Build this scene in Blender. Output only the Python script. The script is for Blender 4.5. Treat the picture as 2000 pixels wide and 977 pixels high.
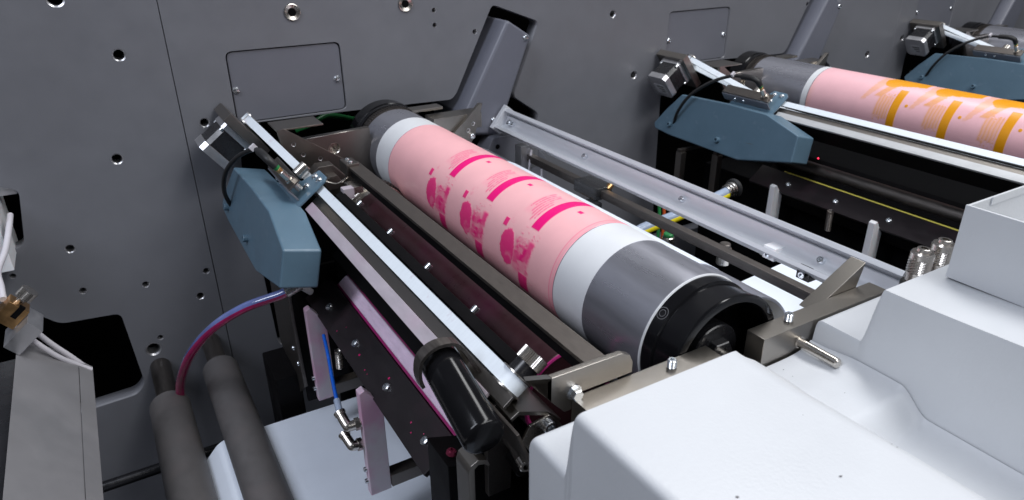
import bpy, bmesh, math, random
import numpy as np
from mathutils import Vector, Matrix

random.seed(7)
for o in list(bpy.data.objects):
    bpy.data.objects.remove(o)
SC = bpy.context.scene
COL = SC.collection

# ------------------------------------------------------------------ camera
# X runs along the machine wall (y = 0), -Y towards the operator, heights are
# written relative to the lens and lifted by ZC metres when built.
ZC = 1.45
W = 1.084                # lens to wall
DX = 0.8314              # spacing of the printing units
YAW, PITCH, ROLL, FPX = math.radians(30.326), math.radians(25.259), math.radians(-0.547), 1367.65
_f = Vector((math.sin(YAW) * math.cos(PITCH), math.cos(YAW) * math.cos(PITCH), -math.sin(PITCH)))
_r = _f.cross(Vector((0, 0, 1))).normalized()
_u = _r.cross(_f)
_r2 = _r * math.cos(ROLL) + _u * math.sin(ROLL)
_u2 = -_r * math.sin(ROLL) + _u * math.cos(ROLL)
cd = bpy.data.cameras.new('camera')
cam = bpy.data.objects.new('camera', cd)
COL.objects.link(cam)
cam.matrix_world = Matrix(((_r2.x, _u2.x, -_f.x, 0), (_r2.y, _u2.y, -_f.y, -W), (_r2.z, _u2.z, -_f.z, ZC), (0, 0, 0, 1)))
cd.sensor_width = 36
cd.lens = FPX / 2000 * 36
cd.clip_start = 0.01
cd.clip_end = 100
cd.dof.use_dof = True
cd.dof.focus_distance = 0.66
cd.dof.aperture_fstop = 14.0
SC.camera = cam

# ------------------------------------------------------------------ light
w = bpy.data.worlds.new('World')
SC.world = w
w.use_nodes = True
bg = w.node_tree.nodes['Background']
bg.inputs[0].default_value = (0.74, 0.80, 0.92, 1)
bg.inputs[1].default_value = 0.055


def area(name, loc, target, sx, sy, watt, col):
    l = bpy.data.lights.new(name, 'AREA')
    l.shape = 'RECTANGLE'
    l.size, l.size_y, l.energy, l.color = sx, sy, watt, col
    o = bpy.data.objects.new(name, l)
    COL.objects.link(o)
    o.location = (loc[0], loc[1], loc[2] + ZC)
    d = Vector((target[0], target[1], target[2])) - Vector(loc)
    o.rotation_euler = d.to_track_quat('-Z', 'Y').to_euler()
    return o


area('ceiling_or_fill_light', (1.25, -0.75, 1.75), (1.1, -0.70, -0.3), 3.2, 0.5, 52, (0.98, 0.985, 1.0))
area('ceiling_or_fill_light', (1.6, -2.3, 1.7), (0.9, -0.4, -0.3), 3.0, 0.5, 40, (0.98, 0.985, 1.0))
area('ceiling_or_fill_light', (-1.15, -0.80, 1.45), (0.15, -0.5, -0.5), 0.6, 1.4, 31, (0.83, 0.88, 1.0))  # cool fill added at the left to brighten the web and left-facing sides
SC.view_settings.view_transform = 'Standard'
SC.view_settings.look = 'None'
SC.view_settings.exposure = 0.0
SC.view_settings.gamma = 1.0
SC.render.engine = 'CYCLES'
SC.cycles.max_bounces = 8

# ------------------------------------------------------------------ materials


def mat(name, col, rough=0.5, metal=0.0, var=0.10, vscale=30.0, stretch=(1, 1, 1), bump=0.0, bscale=600.0,
        rvar=0.08, coat=0.0, sss=0.0, spec=0.5, trans=0.0, alpha=1.0, stain=None, attr=None):
    m = bpy.data.materials.new(name)
    m.use_nodes = True
    nt = m.node_tree
    N = nt.nodes
    L = nt.links
    b = N['Principled BSDF']
    b.inputs['Base Color'].default_value = (*col, 1)
    b.inputs['Roughness'].default_value = rough
    b.inputs['Metallic'].default_value = metal
    b.inputs['Specular IOR Level'].default_value = spec
    if coat:
        b.inputs['Coat Weight'].default_value = coat
        b.inputs['Coat Roughness'].default_value = 0.12
    if sss:
        b.inputs['Subsurface Weight'].default_value = sss
        b.inputs['Subsurface Radius'].default_value = (0.01, 0.007, 0.007)
        b.inputs['Subsurface Scale'].default_value = 0.5
    if trans:
        b.inputs['Transmission Weight'].default_value = trans
    if alpha < 1:
        b.inputs['Alpha'].default_value = alpha
    tc = N.new('ShaderNodeTexCoord')
    mp = N.new('ShaderNodeMapping')
    mp.inputs['Scale'].default_value = stretch
    L.new(tc.outputs['Object'], mp.inputs['Vector'])
    nz = N.new('ShaderNodeTexNoise')
    nz.inputs['Scale'].default_value = vscale
    nz.inputs['Detail'].default_value = 6
    nz.inputs['Roughness'].default_value = 0.62
    L.new(mp.outputs[0], nz.inputs['Vector'])
    if var or attr:
        mr = N.new('ShaderNodeMapRange')
        mr.inputs[1].default_value = 0.25
        mr.inputs[2].default_value = 0.75
        mr.inputs[3].default_value = 1 - var
        mr.inputs[4].default_value = 1 + var
        L.new(nz.outputs[0], mr.inputs[0])
        mx = N.new('ShaderNodeMix')
        mx.data_type = 'RGBA'
        mx.blend_type = 'MULTIPLY'
        mx.inputs[0].default_value = 1.0
        mx.inputs[6].default_value = (*col, 1)
        src = None
        if attr:
            at = N.new('ShaderNodeAttribute')
            at.attribute_name = attr
            L.new(at.outputs['Color'], mx.inputs[6])
        cmb = N.new('ShaderNodeCombineColor')
        for i in range(3):
            L.new(mr.outputs[0], cmb.inputs[i])
        L.new(cmb.outputs[0], mx.inputs[7])
        out = mx.outputs[2]
        if stain:
            scol, sscale, lo, hi, amt = stain
            n2 = N.new('ShaderNodeTexNoise')
            n2.inputs['Scale'].default_value = sscale
            n2.inputs['Detail'].default_value = 5
            L.new(tc.outputs['Object'], n2.inputs['Vector'])
            r2 = N.new('ShaderNodeMapRange')
            r2.inputs[1].default_value = lo
            r2.inputs[2].default_value = hi
            r2.inputs[3].default_value = 0
            r2.inputs[4].default_value = amt
            L.new(n2.outputs[0], r2.inputs[0])
            m2 = N.new('ShaderNodeMix')
            m2.data_type = 'RGBA'
            L.new(r2.outputs[0], m2.inputs[0])
            L.new(out, m2.inputs[6])
            m2.inputs[7].default_value = (*scol, 1)
            out = m2.outputs[2]
        L.new(out, b.inputs['Base Color'])
    if rvar:
        mr2 = N.new('ShaderNodeMapRange')
        mr2.inputs[1].default_value = 0.3
        mr2.inputs[2].default_value = 0.7
        mr2.inputs[3].default_value = max(0.03, rough - rvar)
        mr2.inputs[4].default_value = min(1, rough + rvar)
        L.new(nz.outputs[0], mr2.inputs[0])
        L.new(mr2.outputs[0], b.inputs['Roughness'])
    if bump:
        n3 = N.new('ShaderNodeTexNoise')
        n3.inputs['Scale'].default_value = bscale
        n3.inputs['Detail'].default_value = 3
        L.new(mp.outputs[0], n3.inputs['Vector'])
        bp = N.new('ShaderNodeBump')
        bp.inputs['Strength'].default_value = bump
        bp.inputs['Distance'].default_value = 0.0006
        L.new(n3.outputs[0], bp.inputs['Height'])
        L.new(bp.outputs[0], b.inputs['Normal'])
    return m


M = {}
M['wall'] = mat('grey_wall_paint', (0.154, 0.158, 0.176), 0.40, 0, 0.045, 26, bump=0.14, bscale=700, rvar=0.10, stain=((0.122, 0.122, 0.133), 5, 0.50, 0.74, 0.28))
M['panel'] = mat('grey_panel_paint', (0.138, 0.143, 0.168), 0.40, 0, 0.05, 12, bump=0.10, bscale=900, rvar=0.05)
M['arm'] = mat('grey_arm_paint', (0.135, 0.141, 0.172), 0.36, 0, 0.05, 20, bump=0.06, bscale=900)
M['blue'] = mat('blue_grey_paint', (0.092, 0.158, 0.215), 0.36, 0, 0.07, 25, bump=0.06, bscale=900, stain=((0.2, 0.26, 0.33), 60, 0.62, 0.72, 0.25))
M['white'] = mat('white_textured_paint', (0.575, 0.592, 0.615), 0.40, 0, 0.03, 14, bump=0.2, bscale=420, rvar=0.08, stain=((0.47, 0.47, 0.49), 7, 0.58, 0.76, 0.30))
M['steel'] = mat('brushed_steel', (0.28, 0.26, 0.24), 0.36, 1.0, 0.06, 220, (14, 1, 14), bump=0.06, bscale=160, rvar=0.06, stain=((0.27, 0.23, 0.17), 14, 0.5, 0.8, 0.25))
M['steelx'] = mat('brushed_steel_cross', (0.31, 0.29, 0.265), 0.34, 1.0, 0.05, 220, (1, 14, 14), bump=0.06, bscale=160, rvar=0.06, stain=((0.30, 0.26, 0.18), 14, 0.5, 0.8, 0.25))
M['dsteel'] = mat('dull_dark_steel', (0.16, 0.145, 0.135), 0.46, 1.0, 0.2, 50, (12, 1, 12), bump=0.1, bscale=120)
M['zinc'] = mat('zinc_fastener', (0.72, 0.75, 0.78), 0.26, 1.0, 0.03, 60, rvar=0.02)
M['nickel'] = mat('nickel', (0.60, 0.565, 0.52), 0.27, 1.0, 0.03, 60, rvar=0.02)
M['brass'] = mat('brass', (0.60, 0.36, 0.16), 0.36, 1.0, 0.15, 100)
M['alu'] = mat('anodised_aluminium', (0.58, 0.60, 0.635), 0.45, 0.25, 0.03, 40, (10, 0.5, 10))
M['silver'] = mat('motor_aluminium', (0.62, 0.62, 0.64), 0.35, 0.9, 0.08, 80, bump=0.08, bscale=700)
M['lightplate'] = mat('pale_ink_stained_plate', (0.50, 0.45, 0.50), 0.42, 0.25, 0.12, 30, (3, 1, 3), stain=((0.52, 0.36, 0.46), 22, 0.45, 0.7, 0.45))
M['lightplate_clean'] = mat('pale_plate', (0.52, 0.53, 0.54), 0.40, 0.25, 0.08, 30, (3, 1, 3))
M['black'] = mat('black_plastic', (0.012, 0.012, 0.014), 0.28, 0, 0.1, 60, spec=0.5)
M['gloss'] = mat('gloss_black', (0.006, 0.006, 0.007), 0.16, 0, 0.05, 40, rvar=0.04, spec=0.28)
M['rubber'] = mat('black_rubber', (0.014, 0.014, 0.015), 0.55, 0, 0.1, 60)
M['void'] = mat('interior_shade', (0.004, 0.004, 0.0045), 0.8, 0, 0.2, 20, spec=0.05)  # near-black colour stands in for shade in cavities and bores
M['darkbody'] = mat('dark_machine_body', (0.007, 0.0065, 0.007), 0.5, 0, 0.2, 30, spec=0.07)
M['bardark'] = mat('dull_bar_steel', (0.150, 0.133, 0.120), 0.42, 0.85, 0.18, 60, (18, 1, 18), bump=0.1, bscale=120, rvar=0.1)
M['stained'] = mat('ink_stained_fastener', (0.24, 0.03, 0.07), 0.28, 0.6, 0.2, 200)
M['roller'] = mat('grey_steel_sleeve', (0.42, 0.425, 0.475), 0.32, 0.75, 0.13, 34, (1, 0.12, 1), rvar=0.09)
M['tape'] = mat('white_mounting_tape', (0.70, 0.715, 0.735), 0.45, 0, 0.03, 25, stain=((0.70, 0.66, 0.68), 30, 0.62, 0.75, 0.3))
M['paper'] = mat('white_label_web', (0.78, 0.84, 0.93), 0.45, 0, 0.03, 20)
M['foam'] = mat('grey_rubber_covering', (0.104, 0.098, 0.098), 0.58, 0, 0.12, 60, bump=0.3, bscale=900, stain=((0.135, 0.118, 0.116), 18, 0.5, 0.7, 0.5))
M['anilox'] = mat('dark_anilox', (0.040, 0.015, 0.019), 0.34, 0.35, 0.15, 30, (1, 4, 1), stain=((0.06, 0.012, 0.03), 15, 0.5, 0.7, 0.6))
M['ink'] = mat('wet_magenta_ink', (0.55, 0.004, 0.13), 0.12, 0, 0.3, 60, coat=0.6)
M['chamber'] = mat('black_anodised_plate', (0.015, 0.011, 0.013), 0.42, 0.1, 0.15, 30, (3, 1, 3), stain=((0.03, 0.014, 0.02), 20, 0.5, 0.7, 0.6))
M['strip_pink'] = mat('ink_tinted_seal', (0.74, 0.58, 0.73), 0.35, 0, 0.15, 40, (6, 1, 6), sss=0.2)
M['strip_edge'] = mat('magenta_seal_edge', (0.30, 0.02, 0.13), 0.3, 0, 0.2, 60)
M['strip_yellow'] = mat('yellow_tinted_seal', (0.85, 0.74, 0.14), 0.4, 0, 0.12, 60)
M['post'] = mat('translucent_plastic', (0.66, 0.60, 0.66), 0.42, 0, 0.06, 20, sss=0.3, stain=((0.66, 0.34, 0.52), 18, 0.42, 0.62, 0.85))
M['post_clean'] = mat('white_plastic', (0.80, 0.80, 0.82), 0.42, 0, 0.05, 20, sss=0.3)
M['bluetube'] = mat('blue_air_tube', (0.01, 0.12, 0.62), 0.25, 0, 0.08, 60, coat=0.3)
M['hose_top'] = mat('clear_hose_upper', (0.13, 0.17, 0.40), 0.12, 0, 0.25, 50, coat=0.8)
M['hose_low'] = mat('hose_magenta_ink', (0.36, 0.012, 0.10), 0.14, 0, 0.25, 50, coat=0.8)
M['cable'] = mat('white_cable', (0.60, 0.58, 0.62), 0.4, 0, 0.05, 60)
M['yellow'] = mat('yellow_hose_ink', (0.72, 0.60, 0.02), 0.2, 0, 0.1, 40, coat=0.5)
M['bluehose'] = mat('pale_hose', (0.35, 0.42, 0.55), 0.2, 0, 0.1, 40, coat=0.5)
M['green'] = mat('green_cable', (0.02, 0.22, 0.06), 0.4, 0, 0.1, 40)
M['red'] = mat('red_cable', (0.55, 0.09, 0.02), 0.4, 0, 0.1, 40)
M['belt'] = mat('white_timing_belt', (0.72, 0.78, 0.84), 0.45, 0, 0.04, 60, (1, 6, 1), stain=((0.55, 0.45, 0.52), 60, 0.64, 0.72, 0.5))
M['leftplate'] = mat('grey_guide_sheet', (0.27, 0.265, 0.275), 0.42, 0.3, 0.10, 10, bump=0.06, bscale=300, stain=((0.20, 0.20, 0.21), 11, 0.52, 0.7, 0.6))
M['smoke'] = mat('smoked_acrylic', (0.05, 0.052, 0.055), 0.12, 0, 0.05, 40, alpha=0.72)
M['label'] = mat('motor_label', (0.42, 0.43, 0.45), 0.4, 0.2, 0.05, 200)
M['logo'] = mat('grey_print', (0.10, 0.10, 0.105), 0.5, 0, 0.0, 60)
M['led_red'] = mat('red_status_lamp', (0.6, 0.01, 0.03), 0.3)
e_ = M['led_red'].node_tree.nodes['Principled BSDF']
e_.inputs['Emission Color'].default_value = (1, 0.03, 0.08, 1)
e_.inputs['Emission Strength'].default_value = 3
M['print_magenta'] = mat('photopolymer_plate_magenta', (0.8, 0.4, 0.42), 0.38, 0, 0.035, 30, attr='ink', sss=0.0, rvar=0.06)
M['print_ochre'] = mat('photopolymer_plate_ochre', (0.8, 0.4, 0.42), 0.38, 0, 0.035, 30, attr='ink', rvar=0.06)

# ------------------------------------------------------------------ mesh helpers


def v3(p):
    return np.array(p, float)


def frame_of(axis):
    a = v3(axis)
    a = a / np.linalg.norm(a)
    t = v3((0, 0, 1)) if abs(a[2]) < 0.9 else v3((1, 0, 0))
    u = np.cross(t, a)
    u /= np.linalg.norm(u)
    return u, np.cross(a, u), a


class G:
    """collects solid pieces, build() links them as one mesh object"""

    def __init__(s):
        s.v = []
        s.f = []

    def add(s, vs, fs):
        b = len(s.v)
        s.v += [tuple(map(float, p)) for p in vs]
        s.f += [tuple(b + i for i in f) for f in fs]
        return s

    def prism(s, poly, o, A, B, C, h0, h1):
        """poly in (a,b) of frame o,A,B, extruded along C from h0 to h1"""
        o, A, B, C = v3(o), v3(A), v3(B), v3(C)
        n = len(poly)
        vs = [o + A * a + B * b + C * h0 for a, b in poly] + [o + A * a + B * b + C * h1 for a, b in poly]
        fs = [tuple(range(n - 1, -1, -1)), tuple(range(n, 2 * n))]
        fs += [(i, (i + 1) % n, n + (i + 1) % n, n + i) for i in range(n)]
        return s.add(vs, fs)

    def box(s, x0, x1, y0, y1, z0, z1):
        return s.prism([(x0, z0), (x1, z0), (x1, z1), (x0, z1)], (0, 0, 0), (1, 0, 0), (0, 0, 1), (0, 1, 0), y0, y1)

    def xz(s, poly, y0, y1):
        return s.prism(poly, (0, 0, 0), (1, 0, 0), (0, 0, 1), (0, 1, 0), y0, y1)

    def lathe(s, o, axis, prof, n=32):
        o = v3(o)
        u, w_, a = frame_of(axis)
        rings = []
        vs = []
        for h, r in prof:
            if r <= 1e-7:
                rings.append([len(vs)])
                vs.append(o + a * h)
            else:
                st = len(vs)
                for i in range(n):
                    t = 2 * math.pi * i / n
                    vs.append(o + a * h + (u * math.cos(t) + w_ * math.sin(t)) * r)
                rings.append(list(range(st, st + n)))
        fs = []
        for q, p in zip(rings[:-1], rings[1:]):
            for i in range(n):
                j = (i + 1) % n
                if len(q) == 1 and len(p) == 1:
                    continue
                if len(q) == 1:
                    fs.append((q[0], p[i], p[j]))
                elif len(p) == 1:
                    fs.append((q[j], q[i], p[0]))
                else:
                    fs.append((q[i], p[i], p[j], q[j]))
        return s.add(vs, fs)

    def cyl(s, p0, p1, r, n=24, ch=None):
        p0, p1 = v3(p0), v3(p1)
        h = float(np.linalg.norm(p1 - p0))
        c = min(r * 0.15, h * 0.2) if ch is None else ch
        return s.lathe(p0, p1 - p0, [(0, 0), (0, r - c), (c, r), (h - c, r), (h, r - c), (h, 0)], n)

    def tube(s, pts, r, n=12, sub=6, cap=True):
        P = smooth_path(pts, sub)
        vs, fs = [], []
        up = None
        for i, p in enumerate(P):
            t = P[min(i + 1, len(P) - 1)] - P[max(i - 1, 0)]
            t = t / np.linalg.norm(t)
            if up is None:
                up = frame_of(t)[0]
            up = up - t * np.dot(up, t)
            up /= np.linalg.norm(up)
            w_ = np.cross(t, up)
            for k in range(n):
                q = 2 * math.pi * k / n
                vs.append(p + (up * math.cos(q) + w_ * math.sin(q)) * r)
        for i in range(len(P) - 1):
            for k in range(n):
                l = (k + 1) % n
                fs.append((i * n + k, i * n + l, (i + 1) * n + l, (i + 1) * n + k))
        if cap:
            fs.append(tuple(range(n - 1, -1, -1)))
            fs.append(tuple(range((len(P) - 1) * n, len(P) * n)))
        return s.add(vs, fs)

    def build(s, name, material, parent=None, bevel=0.0, seg=2, ang=35, shade=True):
        base = Vector((0, 0, 0))
        if parent is not None:
            base = parent['_base'] if '_base' in parent else (0, 0, 0)
            base = Vector(base)
        me = bpy.data.meshes.new(name)
        me.from_pydata([(p[0] - base[0], p[1] - base[1], p[2] - base[2]) for p in s.v], [], s.f)
        bm = bmesh.new()
        bm.from_mesh(me)
        bmesh.ops.recalc_face_normals(bm, faces=bm.faces)
        if bevel:
            es = [e for e in bm.edges if len(e.link_faces) == 2 and e.calc_face_angle(0) > math.radians(30)]
            bmesh.ops.bevel(bm, geom=es, offset=bevel, offset_type='OFFSET', segments=seg, profile=0.5, affect='EDGES', clamp_overlap=True)
        bm.to_mesh(me)
        bm.free()
        if shade:
            me.polygons.foreach_set('use_smooth', [True] * len(me.polygons))
            me.set_sharp_from_angle(angle=math.radians(ang))
        me.materials.append(M[material] if isinstance(material, str) else material)
        o = link(name, me, parent)
        if bevel and shade:
            wn = o.modifiers.new('weighted', 'WEIGHTED_NORMAL')
            wn.weight = 80
            wn.keep_sharp = True
        return o


def link(name, me, parent=None):
    o = bpy.data.objects.new(name, me)
    COL.objects.link(o)
    if parent is not None:
        o.parent = parent
        o['_base'] = parent['_base']
    else:
        # origin at the piece's own base
        if me is not None and len(me.vertices):
            n = len(me.vertices)
            a = np.empty(n * 3)
            me.vertices.foreach_get('co', a)
            a = a.reshape(-1, 3)
            c = (a.min(0) + a.max(0)) / 2
            c[2] = a[:, 2].min()
            me.transform(Matrix.Translation((-c[0], -c[1], -c[2])))
            o.location = (c[0], c[1], c[2] + ZC)
            o['_base'] = (float(c[0]), float(c[1]), float(c[2]))
    return o


def smooth_path(pts, sub):
    P = [v3(p) for p in pts]
    if sub <= 1 or len(P) < 3:
        return P
    out = []
    for i in range(len(P) - 1):
        p0 = P[max(i - 1, 0)]
        p1, p2 = P[i], P[i + 1]
        p3 = P[min(i + 2, len(P) - 1)]
        for k in range(sub):
            t = k / sub
            out.append(0.5 * ((2 * p1) + (-p0 + p2) * t + (2 * p0 - 5 * p1 + 4 * p2 - p3) * t * t + (-p0 + 3 * p1 - 3 * p2 + p3) * t ** 3))
    out.append(P[-1])
    return out


def tag(o, label, cat, group=None):
    o['label'] = label
    o['category'] = cat
    if group:
        o['group'] = group
    return o


def struct(o):
    o['kind'] = 'structure'
    return o


def thing(name, base, label, cat, group=None):
    o = bpy.data.objects.new(name, None)
    o.empty_display_size = 0.02
    COL.objects.link(o)
    o.location = (base[0], base[1], base[2] + ZC)
    o['_base'] = tuple(float(q) for q in base)
    return tag(o, label, cat, group)


def kids(o):
    return [c for c in bpy.data.objects if c.parent == o]


def copy_tree(o, parent=None):
    c = o.copy()
    COL.objects.link(c)
    c.parent = parent
    for ch in kids(o):
        copy_tree(ch, c)
    return c


def copy_thing(o, dx, label, dy=0.0):
    c = copy_tree(o)
    c.location = (o.location[0] + dx, o.location[1] + dy, o.location[2])
    c['label'] = label
    return c


def recolour(root, name, material):
    for ch in kids(root):
        if ch.name.split('.')[0] == name:
            ch.data = ch.data.copy()
            ch.data.materials[0] = M[material]
        recolour(ch, name, material)


# a pixel of the photograph gives a direction; the distance comes from a plane
def ray(u, v):
    a, b = (u - 1000) / FPX, (v - 488.5) / FPX
    return v3(_r2 * a - _u2 * b + _f)


def onY(u, v, y):
    d = ray(u, v)
    t = (y + W) / d[1]
    return v3((d[0] * t, y, d[2] * t))


def onZ(u, v, z):
    d = ray(u, v)
    t = z / d[2]
    return v3((d[0] * t, -W + d[1] * t, z))


def onX(u, v, x):
    d = ray(u, v)
    t = x / d[0]
    return v3((x, -W + d[1] * t, d[2] * t))


AV, NV = v3((0.8, 0, 0.6)), v3((-0.6, 0, 0.8))     # the tilted inking head: across and outward


def ad(a, d, y):
    p = AV * a + NV * d
    return v3((p[0], y, p[2]))


def screw(parent, pos, axis, r=0.004, kind='button', name='bolt', material='zinc'):
    g = G()
    pos = v3(pos)
    a = v3(axis)
    a = a / np.linalg.norm(a)
    if kind == 'button':
        g.lathe(pos - a * r * 0.3, a, [(0, 0), (0, r), (r * 0.42, r), (r * 0.8, r * 0.82), (r * 0.98, r * 0.5), (r * 0.98, r * 0.42), (r * 0.5, r * 0.42), (r * 0.5, 0)], 18)
    elif kind == 'socket':
        g.lathe(pos - a * r * 0.3, a, [(0, 0), (0, r), (r * 1.4, r), (r * 1.55, r * 0.88), (r * 1.55, r * 0.55), (r * 0.8, r * 0.55), (r * 0.8, 0)], 20)
    elif kind == 'pan':
        g.lathe(pos - a * r * 0.3, a, [(0, 0), (0, r), (r * 0.35, r), (r * 0.75, r * 0.75), (r * 0.9, r * 0.3), (r * 0.9, 0)], 18)
    elif kind == 'hex':
        g.lathe(pos - a * r * 0.3, a, [(0, 0), (0, r * 1.25), (r * 0.45, r * 1.25), (r * 0.45, 0)], 22)
        g.lathe(pos, a, [(0, 0), (0, r), (r * 1.05, r), (r * 1.2, r * 0.85), (r * 1.2, 0)], 6)
    o = g.build(name, material, parent, ang=30)
    if kind in ('button', 'pan') and parent is not None and r >= 0.003:
        if kind == 'pan':
            u, w_, _ = frame_of(a)
            c = G()
            c.prism([(-r * .6, -r * .12), (r * .6, -r * .12), (r * .6, r * .12), (-r * .6, r * .12)], pos, u, w_, a, r * 0.3, r * 0.66)
            c.prism([(-r * .12, -r * .6), (r * .12, -r * .6), (r * .12, r * .6), (-r * .12, r * .6)], pos, u, w_, a, r * 0.3, r * 0.665)
            g2 = c
            g2.v = [tuple(q) for q in g2.v]
    return o


# ------------------------------------------------------------------ machine wall


def plate_with_holes(name, outer, holes, y0, t, material, parent=None):
    cu = bpy.data.curves.new('outline', 'CURVE')
    cu.dimensions = '2D'
    cu.fill_mode = 'BOTH'
    cu.extrude = t / 2
    for poly in [outer] + holes:
        sp = cu.splines.new('POLY')
        sp.points.add(len(poly) - 1)
        for p, (x, z) in zip(sp.points, poly):
            p.co = (x, z, 0, 1)
        sp.use_cyclic_u = True
    to = bpy.data.objects.new('outline', cu)
    COL.objects.link(to)
    bpy.context.view_layer.update()
    dg = bpy.context.evaluated_depsgraph_get()
    me = bpy.data.meshes.new_from_object(to.evaluated_get(dg))
    bpy.data.objects.remove(to)
    bpy.data.curves.remove(cu)
    # (x, z, h) -> (x, y0 + t/2 + h, z)
    me.transform(Matrix(((1, 0, 0, 0), (0, 0, 1, y0 + t / 2), (0, 1, 0, 0), (0, 0, 0, 1))))
    bm = bmesh.new()
    bm.from_mesh(me)
    bmesh.ops.remove_doubles(bm, verts=bm.verts, dist=1e-6)
    bmesh.ops.recalc_face_normals(bm, faces=bm.faces)
    bm.to_mesh(me)
    bm.free()
    me.name = name
    me.materials.clear()
    me.materials.append(M[material])
    return link(name, me, parent)


def circle(x, z, r, n=28):
    return [(x + r * math.cos(2 * math.pi * i / n), z + r * math.sin(2 * math.pi * i / n)) for i in range(n)]


def rounded(poly, r, n=5):
    """round the corners of a polygon"""
    out = []
    L = len(poly)
    for i in range(L):
        p = np.array(poly[i], float)
        a = np.array(poly[i - 1], float) - p
        b = np.array(poly[(i + 1) % L], float) - p
        la, lb = np.linalg.norm(a), np.linalg.norm(b)
        rr = min(r, la * 0.45, lb * 0.45)
        s, e = p + a / la * rr, p + b / lb * rr
        for k in range(n + 1):
            t = k / n
            q = (1 - t) ** 2 * s + 2 * t * (1 - t) * p + t * t * e
            out.append((float(q[0]), float(q[1])))
    return out


WT = 0.028
unit_open = [(0.166, -0.2715), (0.334, -0.2735), (0.517, -0.278), (0.527, -0.268), (0.600, -0.128), (0.693, -0.162), (0.640, -0.288), (0.694, -0.325), (0.690, -0.352),
             (0.600, -0.352), (0.600, -0.66), (0.168, -0.66), (0.163, -0.50), (0.160, -0.34)]


def shift(poly, dx):
    return [(x + dx, z) for x, z in poly]


panel_poly = [(0.167, -0.168), (0.331, -0.168), (0.331, -0.2690), (0.167, -0.2690)]
left_open = [(-0.40, -0.43), (-0.155, -0.492), (-0.124, -0.523), (-0.047, -0.529), (-0.041, -0.660), (-0.055, -0.675), (-0.40, -0.69)]
side_open = [(-0.40, -0.29), (-0.14, -0.31), (-0.121, -0.318), (-0.135, -0.398), (-0.40, -0.40)]

rims = []   # (x, z, r)
H0 = [(0.033, -0.158, .0085), (0.0, -0.296, .0080), (-0.085, -0.413, .0065), (-0.005, -0.492, .0052), (-0.085, -0.480, .0052), (0.081, -0.492, .0052),
      (0.065, -0.532, .0062), (-0.017, -0.603, .0115), (-0.004, -0.586, .0045), (-0.022, -0.084, .0110), (-0.167, -0.426, .0040), (-0.159, -0.436, .0040)]
H1 = [(0.493, -0.131, .0040), (0.493, -0.154, .0040), (0.566, -0.170, .0045), (0.857, -0.161, .0070), (0.917, -0.280, .0080), (1.660, -0.310, .0085), (1.404, -0.176, .0045), (0.803, -0.113, .0180), (0.121, -0.262, .0070)]
H2 = [(1.792, -0.282, .0080)]
ZT, ZB = 0.45, -1.25


def wall_plate(name, x0, x1, holes, opens):
    o = plate_with_holes(name, [(x0, ZB), (x1, ZB), (x1, ZT), (x0, ZT)], [circle(*h) for h in holes] + opens, 0.0, WT, 'wall')
    struct(o)
    for x, z, r in holes:
        g = G()
        g.lathe((x, 0.0004, z), (0, 1, 0), [(0, r * 0.985), (0.0016, r * 0.80), (WT * 0.8, r * 0.80), (WT * 0.8, r * 0.985), (0, r * 0.985)], 24)
        g.build('hole_bushing', 'silver', o)
    return o


w0 = wall_plate('wall_left', -0.75, 0.0918, H0, [rounded(left_open, 0.010), rounded(side_open, 0.012)])
w1_open = [rounded(unit_open, 0.009), rounded(shift(unit_open, DX), 0.009)]
pan_open = [rounded([(x0 - .0013, z0 + s) for (x0, z0), s in zip(panel_poly, (.0013, .0013, -.0013, -.0013))], 0.010)]
big = rounded([(0.1650, -0.1660), (0.3330, -0.1660), (0.3330, -0.2705), (0.1650, -0.2705)], 0.010)
w1 = wall_plate('wall_middle', 0.0932, 1.7570, H1, w1_open + [big, shift(big, DX)])
w2 = wall_plate('wall_right', 1.7584, 2.95, H2, [rounded(shift(unit_open, 2 * DX), 0.009), shift(big, 2 * DX)])
# chamfered mounting bores near the top of the wall
for x, z in ((0.267, -0.119), (0.444, -0.118)):
    g = G()
    g.lathe((x, 0, z), (0, -1, 0), [(0, 0.0), (0.0006, 0.0118), (0.0020, 0.0118), (0.0024, 0.0108), (0.0008, 0.0062), (-0.0005, 0.0060)], 36)
    b = g.build('bore_ring', 'nickel', w1)
    g = G()
    g.lathe((x, -0.0009, z), (0, -1, 0), [(0, 0), (0, 0.0058), (0.0002, 0.0058), (0.0002, 0)], 24)
    g.build('bore_hole', 'void', w1)
# cabinet behind the openings, its shade put into a near-black colour
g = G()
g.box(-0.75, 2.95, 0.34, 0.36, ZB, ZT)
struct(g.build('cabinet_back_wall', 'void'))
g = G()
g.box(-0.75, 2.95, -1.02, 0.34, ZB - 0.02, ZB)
struct(g.build('floor', 'void'))  # black floor added to keep world light out from below


def access_panel(dx):
    p = thing('access_panel', (0.249 + dx, 0.0, -0.269), 'x', 'panel', 'screwed access panels set into the grey wall')
    q = rounded(panel_poly, 0.009)
    G().xz(shift(q, dx), 0.0022, 0.014).build('plate', 'panel', p, bevel=0.0007)
    for x, z in ((0.172, -0.222), (0.323, -0.222)):
        screw(p, (x + dx, 0.0022, z), (0, -1, 0), 0.0054, 'pan')
    return p


pA = access_panel(0)
pA['label'] = 'grey access panel behind the motor of the magenta printing unit'
copy_thing(pA, DX, 'grey access panel behind the motor of the ochre printing unit')
copy_thing(pA, 2 * DX, 'grey access panel behind the motor beyond the ochre cylinder')

# sloping grey swing arm that reaches out of its slot


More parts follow.
